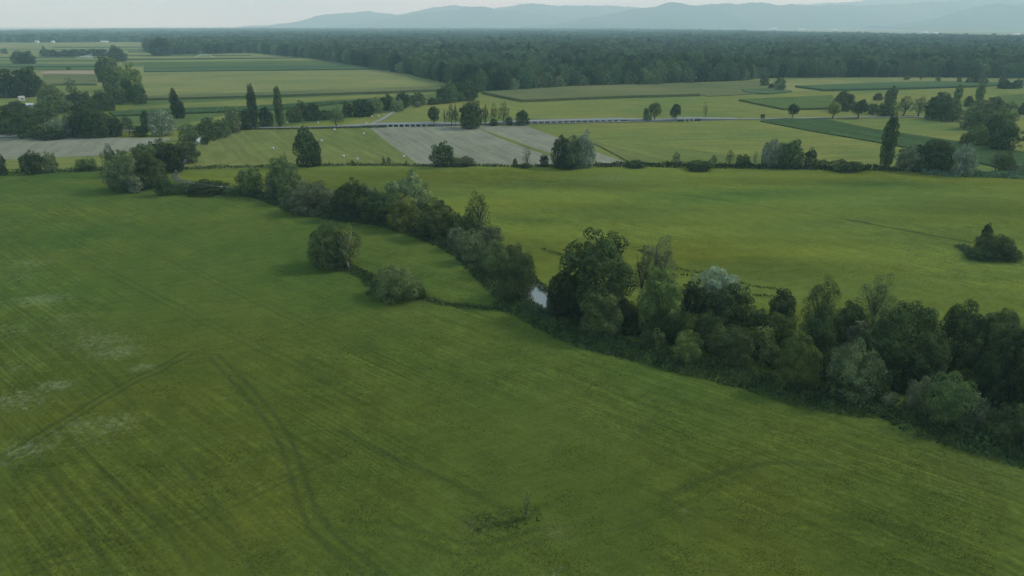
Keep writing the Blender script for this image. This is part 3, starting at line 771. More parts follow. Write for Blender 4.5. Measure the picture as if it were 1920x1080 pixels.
# ------------------------------------------------------------------ fields, road, stream
Z = [0.06]
def sheet(name, pts, mat, kind='structure', height=0.0, z=None):
    """a field laid on the ground; standing crops get their real height"""
    Q = [px(*p) for p in pts]; P = []; rr = random.Random(len(pts) * 31 + int(pts[0][0]))
    for a, b in zip(Q, Q[1:] + Q[:1]):            # margins are never ruler-straight
        L = (b - a).length; k = max(1, min(40, int(L / 14))); d = (b - a).normalized(); nn = Vector((-d.y, d.x, 0)); w_ = 0
        for j in range(k):
            w_ = .7 * w_ + rr.uniform(-.6, .6); P.append(a + (b - a) * (j / k) + (nn * w_ if j else nn * 0))
    n = len(P)
    if z is None: Z[0] += 0.012; z = Z[0]
    if height <= 0: o = obj(name, mesh(name, [(p.x, p.y, z) for p in P], [list(range(n))]), mat)
    else:
        V = [(p.x, p.y, 0) for p in P] + [(p.x, p.y, height) for p in P]
        o = obj(name, mesh(name, V, [list(range(n, 2 * n))] + [[i, (i + 1) % n, n + (i + 1) % n, n + i] for i in range(n)]), mat)
    tag(o, kind=kind); return o
def dirpx(a, b):
    p, q = px(*a), px(*b); return math.atan2(q.y - p.y, q.x - p.x)
F_GREY = field_mat('tilled_field', (0.155, 0.162, 0.118), (0.185, 0.190, 0.142), dirpx((700, 242), (790, 311)), .10, .12, sx=90, sy=2.5)
F_HAY = field_mat('mown_hay', (0.092, 0.122, 0.036), (0.130, 0.145, 0.045), dirpx((600, 255), (690, 306)), .12, .15, sx=80, sy=3.0)
F_LIGHT = field_mat('light_grass', (0.105, 0.138, 0.040), (0.150, 0.160, 0.045), .1, .14, .15, big=.012)
F_LIGHT2 = field_mat('pale_grass', (0.125, 0.150, 0.055), (0.165, 0.172, 0.065), .05, .16, .14, big=.01, sx=120, sy=5)
F_MID = field_mat('green_crop', (0.060, 0.095, 0.030), (0.078, 0.108, 0.034), .05, .15, .15)
F_DARK = field_mat('dark_crop', (0.034, 0.062, 0.024), (0.045, 0.075, 0.028), dirpx((1450, 228), (1850, 305)), .22, .25, sx=70, sy=1.8)
F_MAIZE = field_mat('maize_top', (0.085, 0.105, 0.045), (0.115, 0.123, 0.052), .05, .12, .15)
F_BROWN = field_mat('brown_soil', (0.22, 0.175, 0.125), (0.25, 0.20, 0.14), 0, .08, .1)
F_BLUE = field_mat('blue_green_crop', (0.050, 0.086, 0.040), (0.066, 0.100, 0.044), .05, .12, .12)
ROAD = plain_mat('asphalt', (0.18, 0.185, 0.18), scale=.3, var=.12)
CONC = plain_mat('concrete', (0.30, 0.31, 0.30), scale=.8, var=.12)
# big light meadows beyond the road, then what lies on them
sheet('grass_field', [(-500, 320), (-500, 262), (0, 262), (300, 258), (372, 250), (500, 240), (640, 236), (720, 205), (900, 172), (1000, 168), (1440, 140), (1920, 140), (2500, 140), (2600, 330), (1920, 329), (1740, 320), (1300, 312), (560, 311), (350, 318)], F_LIGHT, z=.03)
sheet('hay_field', [(372, 262), (480, 243), (690, 239), (788, 310), (560, 311), (345, 317)], F_HAY)
sheet('tilled_field', [(690, 239), (860, 236), (985, 235), (1182, 309), (788, 310)], F_GREY)
sheet('grass_strip', [(900, 244), (908, 244), (1052, 296), (1040, 297)], F_HAY)
sheet('tilled_field', [(-300, 262), (100, 258.5), (318, 258), (318, 262), (250, 283), (200, 291), (100, 296), (0, 300), (-300, 306)], F_GREY)
sheet('crop_field', [(1425, 228), (1470, 223.5), (1545, 224), (1640, 244), (1830, 272), (1925, 288), (2300, 340), (2300, 390), (1900, 322), (1780, 293), (1640, 267), (1540, 250)], F_DARK, 'stuff', .7)
sheet('grass_field', [(1040, 165.5), (1440, 145), (1920, 146), (2300, 146), (2300, 164), (1920, 161), (1545, 171), (1440, 172)], F_LIGHT2)
sheet('maize_field', [(903, 176.5), (1075, 165.5), (1190, 162), (1240, 170), (1312, 180.5), (1160, 185), (980, 192)], F_MAIZE, 'stuff', 2.3)
sheet('crop_field', [(1198, 162), (1300, 157), (1420, 153), (1485, 171), (1420, 177), (1330, 181.5)], F_MAIZE, 'stuff', .6)
sheet('crop_field', [(1490, 164), (1640, 158), (1760, 155.5), (1915, 158), (1840, 163.5), (1700, 168), (1545, 171.5)], F_BLUE, 'stuff', 2.0)
sheet('crop_field', [(1385, 189.5), (1440, 186.5), (1560, 181), (1575, 205), (1470, 207)], F_MID, 'stuff', 1.5)
sheet('crop_field', [(1390, 170), (1440, 168), (1484, 173), (1440, 177.5), (1400, 176)], F_BLUE, 'stuff', 1.2)
sheet('crop_field', [(1870, 182), (1960, 175), (2300, 178), (2300, 205), (1920, 207), (1890, 200)], F_MID, 'stuff', 1.0)
# strip fields on the left
sheet('grass_field', [(180, 242), (270, 186), (500, 183), (830, 168), (880, 172), (720, 206), (640, 225), (500, 239)], F_MID, z=.05)
sheet('grass_field', [(-400, 240), (-400, 78), (60, 78), (270, 78), (480, 98), (640, 116), (735, 132), (860, 162), (830, 171), (275, 188)], F_LIGHT2, z=.045)
sheet('grass_field', [(210, 206), (300, 197), (460, 187.5), (830, 173.5), (800, 178), (640, 188), (470, 199), (300, 203)], F_LIGHT)
sheet('crop_field', [(205, 212), (470, 201), (640, 191), (690, 190), (560, 203), (470, 210), (215, 219)], F_DARK, 'stuff', 1.2)
sheet('grass_field', [(345, 234), (420, 217), (470, 213), (470, 226), (400, 238)], F_LIGHT)
sheet('maize_field', [(272, 184), (480, 176.5), (700, 170), (842, 162.5), (836, 170.5), (700, 176), (500, 182.5), (274, 189)], F_MAIZE, 'stuff', 2.0)
for nm, y0, y1, xl, xr0, xr1, m, h in (
        ('crop_field', 131, 135.2, 270, 720, 735, F_BLUE, 1.4), ('crop_field', 125, 129.5, 270, 690, 705, F_BLUE, 1.0), ('crop_field', 117, 124, 230, 640, 668, F_MID, .0), ('crop_field', 111.5, 113, 230, 500, 560, F_BLUE, 1.5),
        ('crop_field', 103.5, 105, 80, 470, 470, F_BLUE, .8), ('crop_field', 107.5, 109, -200, 240, 240, F_BLUE, 1.2), ('crop_field', 112, 116, -200, 185, 180, F_MID, 0), ('crop_field', 121, 126, -200, 185, 180, F_BLUE, 1.4),
        ('crop_field', 126.5, 132, -200, 185, 182, F_MID, 0), ('tilled_field', 133, 139.5, 76, 184, 182, F_BROWN, 0), ('crop_field', 140, 158, 80, 182, 178, F_MAIZE, 0), ('crop_field', 158, 160.5, 100, 182, 182, F_DARK, 1.0),
        ('grass_field', 161, 175, 100, 200, 200, F_LIGHT, 0), ('crop_field', 92, 94, 0, 270, 270, F_MID, 0), ('crop_field', 88.3, 89.3, 100, 272, 272, F_BLUE, 1.5), ('tilled_field', 86, 88, -60, 32, 32, F_BROWN, 0), ('crop_field', 97, 98, 240, 300, 300, F_BLUE, 1.5)):
    k = -0.010 if xl > 100 else 0.0
    sheet(nm, [(xl, y0), ((xl + xr0) / 2, y0 + k * (xr0 - xl) / 2), (xr0, y0 + k * (xr0 - xl)), (xr1, y1 + k * (xr1 - xl)), (xl, y1)], m, 'stuff' if h else 'structure', h)
sheet('field_edge', [(1100, 265), (1200, 272), (1420, 296), (1500, 312), (1300, 311), (1180, 305)], F_HAY)
sheet('clearing', [(-100, 205), (0, 186), (110, 182), (100, 208), (30, 215)], F_LIGHT)

def ribbon(name, pts, w, mat, z, kind='structure', step=6.0, vary=0.0, seed=1, wide=None):
    ln = smooth_line([px(*p) for p in pts], step); rs = np.random.RandomState(seed); n = len(ln)
    wl = w / 2 * (1 + vary * rs.uniform(-1, 1, n)); wr = w / 2 * (1 + vary * rs.uniform(-1, 1, n)); L = np.array(ln)
    if wide:
        c = px(*wide[:2]); g = 1 + wide[3] * np.exp(-((L[:, 0] - c.x) ** 2 + (L[:, 1] - c.y) ** 2) / wide[2] ** 2); wl, wr = wl * g, wr * g
    T = np.gradient(L, axis=0); T /= np.linalg.norm(T, axis=1)[:, None]; Nn = np.stack([-T[:, 1], T[:, 0]], 1)
    zz = np.full((n, 1), z); V = np.concatenate([np.hstack([L + Nn * wl[:, None], zz]), np.hstack([L - Nn * wr[:, None], zz])])
    i = np.arange(n - 1); o = obj(name, mesh(name, V, np.stack([i + n, i + n + 1, i + 1, i], 1)), mat); tag(o, kind=kind); return o
ribbon('road', [(-300, 258), (0, 257.5), (60, 254), (200, 248), (365, 241.5), (500, 240.3), (640, 238.2), (722, 236.8), (800, 236), (860, 234.5), (985, 232.5), (1165, 229), (1290, 226), (1440, 223.2), (1600, 221), (1710, 220), (1920, 219), (2300, 217)], 4.4, ROAD, .45)
ribbon('farm_track', [(690, 236), (715, 225), (742, 208)], 3.0, ROAD, .4)
ribbon('farm_track', [(-40, 262), (10, 254), (40, 246), (58, 242)], 5, ROAD, .42)

def box(V, F, a, b, wy, z0, z1):                  # a bar between ground points a and b, wy thick
    d = (b - a); d.z = 0; d.normalize(); n = Vector((-d.y, d.x, 0)) * wy / 2; k = len(V)
    for z in (z0, z1):
        for p in (a - n, b - n, b + n, a + n): V.append((p.x, p.y, z))
    F += [(k, k + 3, k + 2, k + 1), (k + 4, k + 5, k + 6, k + 7)] + [(k + i, k + (i + 1) % 4, k + 4 + (i + 1) % 4, k + 4 + i) for i in range(4)]
DARKV = plain_mat('opening_shade', (0.05, 0.05, 0.04))  # dark colour stands in for the shade under the bridge decks
WHITE = plain_mat('white_render', (0.48, 0.48, 0.46), var=.08)
def causeway(x0, y0, x1, y1, n, label):
    a, b = px(x0, y0), px(x1, y1); root = bpy.data.objects.new('flood_bridge', None); COL.objects.link(root); root.location = a
    tag(root, label, 'bridge', 'low flood bridges carrying the road'); rel = b - a; d = rel.normalized(); nrm = Vector((-d.y, d.x, 0))
    V, F = [], []; box(V, F, Vector((0, 0, 0)) - d * 5 + nrm * 3.6, rel + d * 5 + nrm * 3.6, 7.0, 1.30, 1.6); obj('deck', mesh('deck', V, F), ROAD, root)
    for side in (-.05, 7.25):
        V, F = [], []; box(V, F, -d * 5 + nrm * side, rel + d * 5 + nrm * side, .25, 1.2, 1.85); obj('parapet', mesh('parapet', V, F), CONC, root)
    for k in range(n + 1):
        p = rel * (k / n); V, F = [], []; box(V, F, p - d * .42, p + d * .42, .9, -.2, 1.295); box(V, F, p - d * .3 + nrm * 3.5, p + d * .3 + nrm * 3.5, 5.6, -.2, 1.29)
        obj('pier', mesh('pier', V, F), WHITE, root)
    V, F = [], []; box(V, F, nrm * 7.2, rel + nrm * 7.2, .5, -.2, 1.29); obj('shade_backing', mesh('shade_backing', V, F), DARKV, root)  # added dark backing so the openings between the piers look shaded
    for e, s in ((Vector((0, 0, 0)), -1), (rel, 1)):  # ramp down to the road
        p = e + d * s * 5; q = e + d * s * 34
        V = [p + nrm * -.4, p + nrm * 7.6, q + nrm * 7.4, q + nrm * .6]; V = [(v.x, v.y, 0) for v in V] + [(V[0].x, V[0].y, 1.59), (V[1].x, V[1].y, 1.59), (V[2].x, V[2].y, .5), (V[3].x, V[3].y, .5)]
        obj('ramp', mesh('ramp', V, [(4, 5, 6, 7), (0, 4, 7, 3), (1, 2, 6, 5), (0, 1, 5, 4), (3, 7, 6, 2)]), ROAD, root)
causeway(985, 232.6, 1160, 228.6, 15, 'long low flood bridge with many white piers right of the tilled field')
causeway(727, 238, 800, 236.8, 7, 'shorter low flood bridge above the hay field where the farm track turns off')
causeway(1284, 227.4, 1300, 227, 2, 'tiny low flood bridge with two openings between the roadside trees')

WM, t_, o_ = new_mat('stream_water'); p_ = N(t_, 'ShaderNodeBsdfPrincipled'); p_.inputs['Base Color'].default_value = (.10, .11, .09, 1)
p_.inputs['Roughness'].default_value = .06; p_.inputs['Specular IOR Level'].default_value = 1.0; p_.inputs['IOR'].default_value = 1.6
b_ = N(t_, 'ShaderNodeBump'); b_.inputs['Strength'].default_value = .06; t_.links.new(noise(t_, N(t_, 'ShaderNodeNewGeometry').outputs['Position'], 1.5, 3), b_.inputs['Height'])
t_.links.new(b_.outputs[0], p_.inputs['Normal']); t_.links.new(p_.outputs[0], o_.inputs[0])
ribbon('stream', [(390, 252), (372, 263), (350, 300), (330, 335), (440, 354), (560, 378), (680, 400), (800, 430), (900, 478), (960, 515), (1000, 542), (1022, 572), (1060, 598), (1180, 612), (1300, 635), (1440, 664), (1600, 690), (1760, 735), (1960, 790), (2200, 860)], 2.4, WM, .16, step=3, vary=.15, wide=(1012, 560, 15, 2.6))

# ------------------------------------------------------------------ tall grass, herbs and reeds along banks and ditches (ground cover)
def cover(name, pts, width, height, dens, mat, label, leaf=.45, seed=3):
    rs = np.random.RandomState(seed); ln = np.array(smooth_line([px(*p) for p in pts], 1.0)); n = int(len(ln) * width * dens)
    i = rs.randint(0, len(ln), n); T = np.gradient(ln, axis=0); T /= np.linalg.norm(T, axis=1)[:, None]
    off = rs.uniform(-.5, .5, n); lump = np.interp(i, np.arange(0, len(ln) + 9, 3), rs.uniform(.3, 1.0, len(np.arange(0, len(ln) + 9, 3))))
    P = ln[i] + np.stack([-T[i, 1], T[i, 0]], 1) * (off * width)[:, None] + rs.uniform(-.5, .5, (n, 2))
    hh = height * lump * (1 - (2 * off) ** 2 * .7); z = rs.rand(n) * hh
    P3 = np.concatenate([P, z[:, None]], 1); tv = unit(rs.randn(n, 3) * .6 + [0, 0, 1]); nr = unit(np.cross(tv, rs.randn(n, 3))); s = leaf * rs.uniform(.6, 1.4, (n, 1))
    V = np.stack([P3 - tv * s * .6, P3 + nr * s * .4, P3 + tv * s, P3 - nr * s * .4], 1).reshape(-1, 3); V[:, 2] = np.maximum(V[:, 2], -.05)
    o = obj(name, mesh(name, V, np.arange(4 * n).reshape(n, 4)), LM[mat]); tag(o, label, None, None, 'stuff'); return o
cover('hedge_bank', [(-60, 327), (0, 325), (90, 322), (205, 319)], 5, 2.4, 5, 'd', 'dark overgrown bank below the left tilled field')
cover('hedge_bank', [(330, 318), (440, 314), (560, 312), (660, 310), (800, 311), (900, 311), (960, 312), (1120, 311.5)], 4, 1.6, 5, 'd', 'dark ditch bank along the edge of the hay and tilled fields', .5)
cover('hedge_bank', [(1120, 311.5), (1200, 310.5), (1300, 313), (1400, 314), (1500, 316), (1620, 317), (1740, 321), (1800, 327)], 7, 2.6, 5, 'd', 'dark overgrown ditch bank along the far side of the right meadow', .6, 5)
cover('reed_bed', [(1730, 324), (1800, 328), (1860, 330), (1930, 333), (2100, 336)], 9, 2.6, 7, 'r', 'pale green reeds along the far ditch at right', .6, 6)
cover('bank_herbs', [(950, 565), (1000, 590), (1060, 620), (1110, 640), (1200, 662), (1300, 688), (1400, 712), (1480, 737), (1570, 756), (1670, 765), (1720, 795), (1800, 820), (1920, 855), (2040, 890)], 8, 2.0, 22, 'h', 'dark tall herbs along the near foot of the stream hedge', .36, 7)
cover('bank_herbs', [(330, 362), (400, 363), (480, 368), (560, 397), (640, 412), (720, 421), (800, 447), (860, 475), (900, 512), (950, 560)], 5, 1.6, 12, 'h', 'tall herbs along the near foot of the far stream hedge', .4, 8)
cover('ditch_grass', [(640, 500), (665, 508), (690, 521), (700, 534)], 4, 1.3, 14, 'h', 'tall grass in the ditch between the lone willow and the mound shrub', .35, 9)
cover('ditch_grass', [(690, 549), (740, 562), (790, 559), (840, 572), (900, 577), (975, 582)], 2.4, .5, 8, 'h', 'low dark grass in the ditch running from the mound shrub to the stream', .32, 10)
cover('ditch_grass', [(1800, 462), (1825, 478), (1860, 488), (1905, 482)], 4, 1.2, 12, 'r', 'pale tall grass round the shrub island in the right meadow', .35, 11)
cover('verge_grass', [(470, 243), (560, 242), (640, 240.5), (722, 239)], 4, 1.4, 5, 'd', 'dark verge below the road left of the short bridge', .5, 12)
cover('tussock_grass', [(885, 985), (930, 981), (965, 973), (1005, 964)], 3.2, .6, 15, 'm', 'dark tussocks of coarse grass beside the lone sapling in front', .22, 13)
for k, pts in enumerate(([(1270, 505), (1300, 510), (1330, 514)], [(1280, 516), (1310, 519)], [(1385, 530), (1430, 540), (1480, 545)], [(1400, 552), (1450, 556)], [(1370, 538), (1400, 540)], [(1200, 470), (1250, 490)], [(1020, 468), (1050, 478)])):
    cover('tussock_grass', pts, 1.6, .45, 9, 'h', 'dark tussock row in the meadow behind the stream hedge', .3, 20 + k)
cover('hedge_undergrowth', [(1050, 600), (1120, 606), (1180, 614), (1300, 637), (1440, 666), (1600, 693), (1760, 738), (1960, 792), (2150, 850)], 9, 3.6, 22, 'd', 'dark undergrowth filling the near part of the stream hedge', .42, 30)
cover('hedge_undergrowth', [(1068, 585), (1130, 590), (1190, 602), (1310, 622), (1450, 650), (1620, 676), (1780, 716), (1960, 765)], 5, 3.0, 14, 'd', 'dark undergrowth on the meadow side of the stream hedge', .42, 31)
cover('bank_herbs', [(1000, 528), (1012, 536), (1030, 550), (1048, 566), (1066, 582)], 2.6, 1.5, 26, 'h', 'tall herbs on the meadow bank of the open water', .3, 33)
cover('hedge_undergrowth', [(440, 358), (560, 381), (680, 404), (800, 434), (880, 466), (950, 512), (985, 530)], 7, 2.6, 16, 'd', 'dark undergrowth filling the far part of the stream hedge', .45, 32)

# ------------------------------------------------------------------ near grass (stuff)
def near_grass():
    rs = np.random.RandomState(2); out = []
    for y0, y1, dens, hgt in ((52, 90, 26, .13), (90, 140, 14, .15), (140, 220, 5, .17), (220, 310, 2, .18)):
        half = y1 * .80; n = int((y1 - y0) * 2 * half * dens); P = np.stack([rs.uniform(-half, half, n), rs.uniform(y0, y1, n)], 1)
        P = P[np.abs(P[:, 0]) < P[:, 1] * .79 + 6]; out.append((P, np.full(len(P), hgt)))
    P = np.vstack([o[0] for o in out]); H = np.concatenate([o[1] for o in out])
    A = surface_attrs(P); lump = .85 + .20 * np.sin(P[:, 0] * .37 + 2.3 * np.sin(P[:, 1] * .19)) * np.sin(P[:, 1] * .29 + 1.7 * np.sin(P[:, 0] * .13))
    H = H * rs.uniform(.5, 1.2, len(P)) * lump * (1 - .85 * np.clip(A['track'], 0, 1)); n = len(P)
    a = rs.uniform(0, 6.28, n); wd = H * rs.uniform(.4, .8, n); b = np.concatenate([P, undul(P)[:, None] - .03], 1); u = np.stack([np.cos(a), np.sin(a), np.zeros(n)], 1)
    tip = b + np.stack([rs.normal(0, .9, n) * H, rs.normal(0, .9, n) * H, H * .8 + .03], 1)
    V = np.stack([b - u * wd[:, None], b + u * wd[:, None], tip], 1).reshape(-1, 3)
    me = mesh('meadow_grass', V, np.arange(3 * n).reshape(n, 3))
    for k, v in A.items(): attr(me, k, np.repeat(v, 3))
    o = obj('meadow_grass', me, ground_material('meadow_blades', True)); tag(o, 'uneven green meadow grass in the near fields', None, None, 'stuff')
near_grass()

# ------------------------------------------------------------------ forest: front row as trees, the wood behind as one mass
EDGE = [(482, 99), (520, 104), (560, 107), (600, 112), (640, 118), (690, 127), (735, 134), (780, 142), (830, 154), (868, 165), (900, 173), (950, 172), (1000, 169), (1050, 166), (1100, 162), (1200, 159), (1300, 155), (1400, 151), (1440, 147), (1660, 145), (1920, 147), (2150, 148)]
edge = np.array(smooth_line([px(*p) for p in EDGE], 4.0)); seg = np.r_[0, np.cumsum(np.linalg.norm(np.diff(edge, axis=0), axis=1))]
rf = random.Random(8); s = 0.0
FR = []
while s < seg[-1]:
    i = int(np.searchsorted(seg, s)); i = min(i, len(edge) - 1); p = edge[i]; xpx = 960 + FPX * p[0] / (p[1] * CP + CAMZ * SP)
    if xpx < 1990:
        pale = rf.random() < (.6 if 940 < xpx < 1260 else .3 if 1260 <= xpx < 1440 else .07); yel = (not pale) and rf.random() < .16
        hh = rf.uniform(15, 24) * (.72 if pale else 1); ww = rf.uniform(13, 20) * (.9 if pale else 1)
        kind = 'D' if not pale else 'W'; W0, H0, _ = NOM[kind]
        o = obj('forest_tree', crown_of(kind, 'low' if kind == 'W' else 'mid', rf.randrange(4))); o.location = (p[0] + rf.uniform(-3, 3), p[1] + rf.uniform(2, 8), 0); o.rotation_euler = (0, 0, rf.uniform(0, 6.28))
        o.scale = (ww / W0, ww / W0, hh / H0); o.material_slots[0].link = 'OBJECT'; o.material_slots[0].material = LM['w' if pale else 'k' if yel else 'f']
        FR.append(o)
        if pale: tag(o, 'pale grey green willow in the front row of the forest', 'tree', 'pale willows along the forest edge')
        elif yel: tag(o, 'olive green tree in the front row of the forest', 'tree', 'olive green trees along the forest edge')
        else: tag(o, 'dark green tree in the front row of the forest', 'tree', 'dark trees along the forest edge')
    s += rf.uniform(9, 13)
def forest(name, P, scl, idx, label, srcs):
    n = len(P); me = bpy.data.meshes.new(name); me.vertices.add(n); me.vertices.foreach_set('co', np.ascontiguousarray(P, np.float32).ravel()); me.update()
    rs = np.random.RandomState(n)
    attr(me, 'rot', rs.uniform(0, 6.28, n)); attr(me, 'scl', scl, 'FLOAT_VECTOR'); attr(me, 'idx', idx, 'INT')
    o = obj(name, me); tag(o, label, None, None, 'stuff')
    ng = bpy.data.node_groups.new(name, 'GeometryNodeTree'); ng.interface.new_socket('Geometry', in_out='INPUT', socket_type='NodeSocketGeometry'); ng.interface.new_socket('Geometry', in_out='OUTPUT', socket_type='NodeSocketGeometry')
    gi, go = ng.nodes.new('NodeGroupInput'), ng.nodes.new('NodeGroupOutput'); iop = ng.nodes.new('GeometryNodeInstanceOnPoints'); jn = ng.nodes.new('GeometryNodeJoinGeometry')
    for src in srcs[::-1]:                         # join order is last link first
        oi = ng.nodes.new('GeometryNodeObjectInfo'); oi.transform_space = 'ORIGINAL'; oi.inputs['Object'].default_value = src; oi.inputs['As Instance'].default_value = True
        ng.links.new(oi.outputs['Geometry'], jn.inputs[0])
    def na(nm, ty):
        x = ng.nodes.new('GeometryNodeInputNamedAttribute'); x.data_type = ty; x.inputs['Name'].default_value = nm; return x.outputs['Attribute']
    cx = ng.nodes.new('ShaderNodeCombineXYZ'); ng.links.new(na('rot', 'FLOAT'), cx.inputs[2]); e2r = ng.nodes.new('FunctionNodeEulerToRotation'); ng.links.new(cx.outputs[0], e2r.inputs[0])
    ng.links.new(gi.outputs[0], iop.inputs['Points']); ng.links.new(jn.outputs[0], iop.inputs['Instance']); iop.inputs['Pick Instance'].default_value = True
    ng.links.new(na('idx', 'INT'), iop.inputs['Instance Index']); ng.links.new(e2r.outputs[0], iop.inputs['Rotation']); ng.links.new(na('scl', 'FLOAT_VECTOR'), iop.inputs['Scale'])
    ng.links.new(iop.outputs[0], go.inputs[0]); md = o.modifiers.new('wood', 'NODES'); md.node_group = ng
    return o
back = [(-2600, 11000)] + [(-900, 11000), (1500, 9500), px(1500, 60).to_2d()[:] if False else (1950, 5000), (2050, 3500), (1950, 2650), (2300, 2400)]
left = [px(*p).to_2d()[:] for p in ((-60, 79), (70, 80), (190, 79), (272, 79), (276, 97), (318, 103), (400, 101))]
wood = [tuple(l) for l in left] + [tuple(e) for e in edge[::6]] + [(2300, 1000)] + [tuple(b) for b in back[::-1]] + [(-5500, 11000), (-3400, 3000)]
rs = np.random.RandomState(12); PT = []
for y0, y1, sp in ((600, 1500, 10.0), (1500, 2600, 13.0), (2600, 4500, 20.0), (4500, 11000, 38.0)):
    half = y1 * .86; gx = np.arange(-half, half, sp); gy = np.arange(y0, y1, sp); X, Y = np.meshgrid(gx, gy); P = np.stack([X.ravel(), Y.ravel()], 1) + rs.uniform(-.45, .45, (X.size, 2)) * sp
    P = P[(np.abs(P[:, 0]) < P[:, 1] * .80 + 40)]; P = P[inside(P, wood)]
    far_left = (P[:, 0] < -.42 * P[:, 1]) & (P[:, 1] > 2000)
    gate = np.sin(P[:, 1] * .0075 + .8 * np.sin(P[:, 0] * .002)) + .5 * np.sin(P[:, 0] * .006 + 1) > .1
    P = P[~far_left | gate]; PT.append(np.concatenate([P, np.full((len(P), 1), sp)], 1))
PT = np.vstack(PT); sp = PT[:, 2]
de = np.full(len(PT), 99.0); nr = PT[:, 1] < 2200; de[nr] = dist_poly(PT[nr, :2], [tuple(e) for e in edge[::3]])
keep = de > 7; PT, sp = PT[keep], sp[keep]; n = len(PT)
big = .75 + .5 * (np.sin(PT[:, 0] * .012 + 1.5 * np.sin(PT[:, 1] * .006)) * .5 + .5)
hh = rs.uniform(14, 23, n) * (.72 + .38 * big) * np.where(rs.rand(n) < .05, 1.2, 1); ww = np.maximum(sp * 1.4, 14) * rs.uniform(.85, 1.4, n)
SRC = [next(o for o in FR if o.material_slots[0].material is LM[k] and True) for k in ('f', 'w', 'y') if any(o.material_slots[0].material is LM[k] for o in FR)]
srcs_mid = []
for m in ('f', 'f', 'f', 'k', 'k', 'w'):
    c = [o for o in FR if o.material_slots[0].material is LM[m] and o not in srcs_mid]
    if c: srcs_mid.append(c[len(c) // 2])
print('forest trees', n, 'front', len(FR))
idx = rs.choice(len(srcs_mid), n, p=np.array([.24, .24, .22, .12, .10, .08])[:len(srcs_mid)] / sum([.24, .24, .22, .12, .10, .08][:len(srcs_mid)]))
scl = np.stack([ww, ww, hh], 1) / np.array([22, 22, 26])
forest('forest', np.concatenate([PT[:, :2], np.full((n, 1), -1.5)], 1), scl, idx, 'vast dark green forest stretching across the plain to the hills', srcs_mid)

# ------------------------------------------------------------------ bales, sapling, shed, sprinklers, far houses
WRAP = plain_mat('bale_wrap', (0.42, 0.44, 0.40), rough=.45, var=.06, spec=.5); STRAW = plain_mat('net', (0.45, 0.43, 0.33), var=.2, scale=6)
def bale_mesh():
    V, F = [], []; n = 20; prof = [(-.62, .60), (-.60, .66), (-.52, .69), (0, .70), (.52, .69), (.60, .66), (.62, .60)]
    for x, r in prof:
        for k in range(n): V.append((x, r * math.cos(6.283 * k / n), .66 + r * math.sin(6.283 * k / n)))
    for j in range(len(prof) - 1):
        for k in range(n): F.append((j * n + k, j * n + (k + 1) % n, (j + 1) * n + (k + 1) % n, (j + 1) * n + k))
    F += [tuple(range(n))[::-1], tuple((len(prof) - 1) * n + k for k in range(n))]
    return mesh('bale', V, F, True)
BM = bale_mesh(); BM.materials.append(WRAP)
for x, y, lab in ((697, 219.5, 'left one of the two white bales by the farm track'), (710, 219.5, 'right one of the two white bales by the farm track'), (596, 231.5, 'white bale beside the airy roadside tree'),
                  (539, 231, 'white bale beside the green poplar'), (687, 233, 'white bale close to the road below the farm track'), (627, 244.5, 'white bale just below the road verge'),
                  (682, 252, 'white bale alone at the upper right of the hay field'), (603, 265, 'white bale half behind the twin-stemmed tree'), (512, 279.5, 'white bale at the left of the hay field'),
                  (644, 294.5, 'white bale at the lower middle of the hay field'), (671, 300, 'white bale next to the leftmost tiny sapling'), (757, 295.5, 'white bale at the corner of the tilled field')):
    o = obj('wrapped_bale', BM); o.location = px(x, y, .03); o.rotation_euler = (0, 0, RS.uniform(0, 3)); o.scale = (.78,) * 3; tag(o, lab, 'bale', 'wrapped round bales on the mown hay')
# lone sapling in the near meadow
P = px(986, 972); root = bpy.data.objects.new('sapling', None); COL.objects.link(root); root.location = P
tag(root, 'thin lone sapling standing in the near meadow', 'sapling'); H = 4.0
V, F = [], []; pts = [np.array(p) for p in ((0, 0, -.2), (.05, .02, 1.2), (.0, .08, 2.4), (.18, .1, H))]
for k in range(3): tube(V, F, pts[k], pts[k + 1], .07 - .02 * k, .05 - .02 * k)
rs = np.random.RandomState(3)
for k in range(16):
    b = pts[1] + (pts[3] - pts[1]) * rs.uniform(-.2, .9); a = rs.uniform(0, 6.28); tube(V, F, b, b + np.array([.35 * math.cos(a), .35 * math.sin(a), rs.uniform(.2, .6)]), .02, .008, 4)
obj('trunk', mesh('trunk', V, F, True), BARK, root)
n = 520; t_ = rs.uniform(.05, 1, n); c = np.stack([.15 * t_, .1 * t_, H * t_], 1) + rs.randn(n, 3) * [.26, .26, .12]; c[:, 2] = np.maximum(c[:, 2], .1)
tv = unit(rs.randn(n, 3)); bv = unit(np.cross(tv, rs.randn(n, 3))); s_ = rs.uniform(.06, .14, (n, 1))
V = np.stack([c - tv * s_, c + bv * s_ * .7, c + tv * s_, c - bv * s_ * .7], 1).reshape(-1, 3)
obj('crown', mesh('crown', V, np.arange(4 * n).reshape(n, 4)), LM['o'], root)
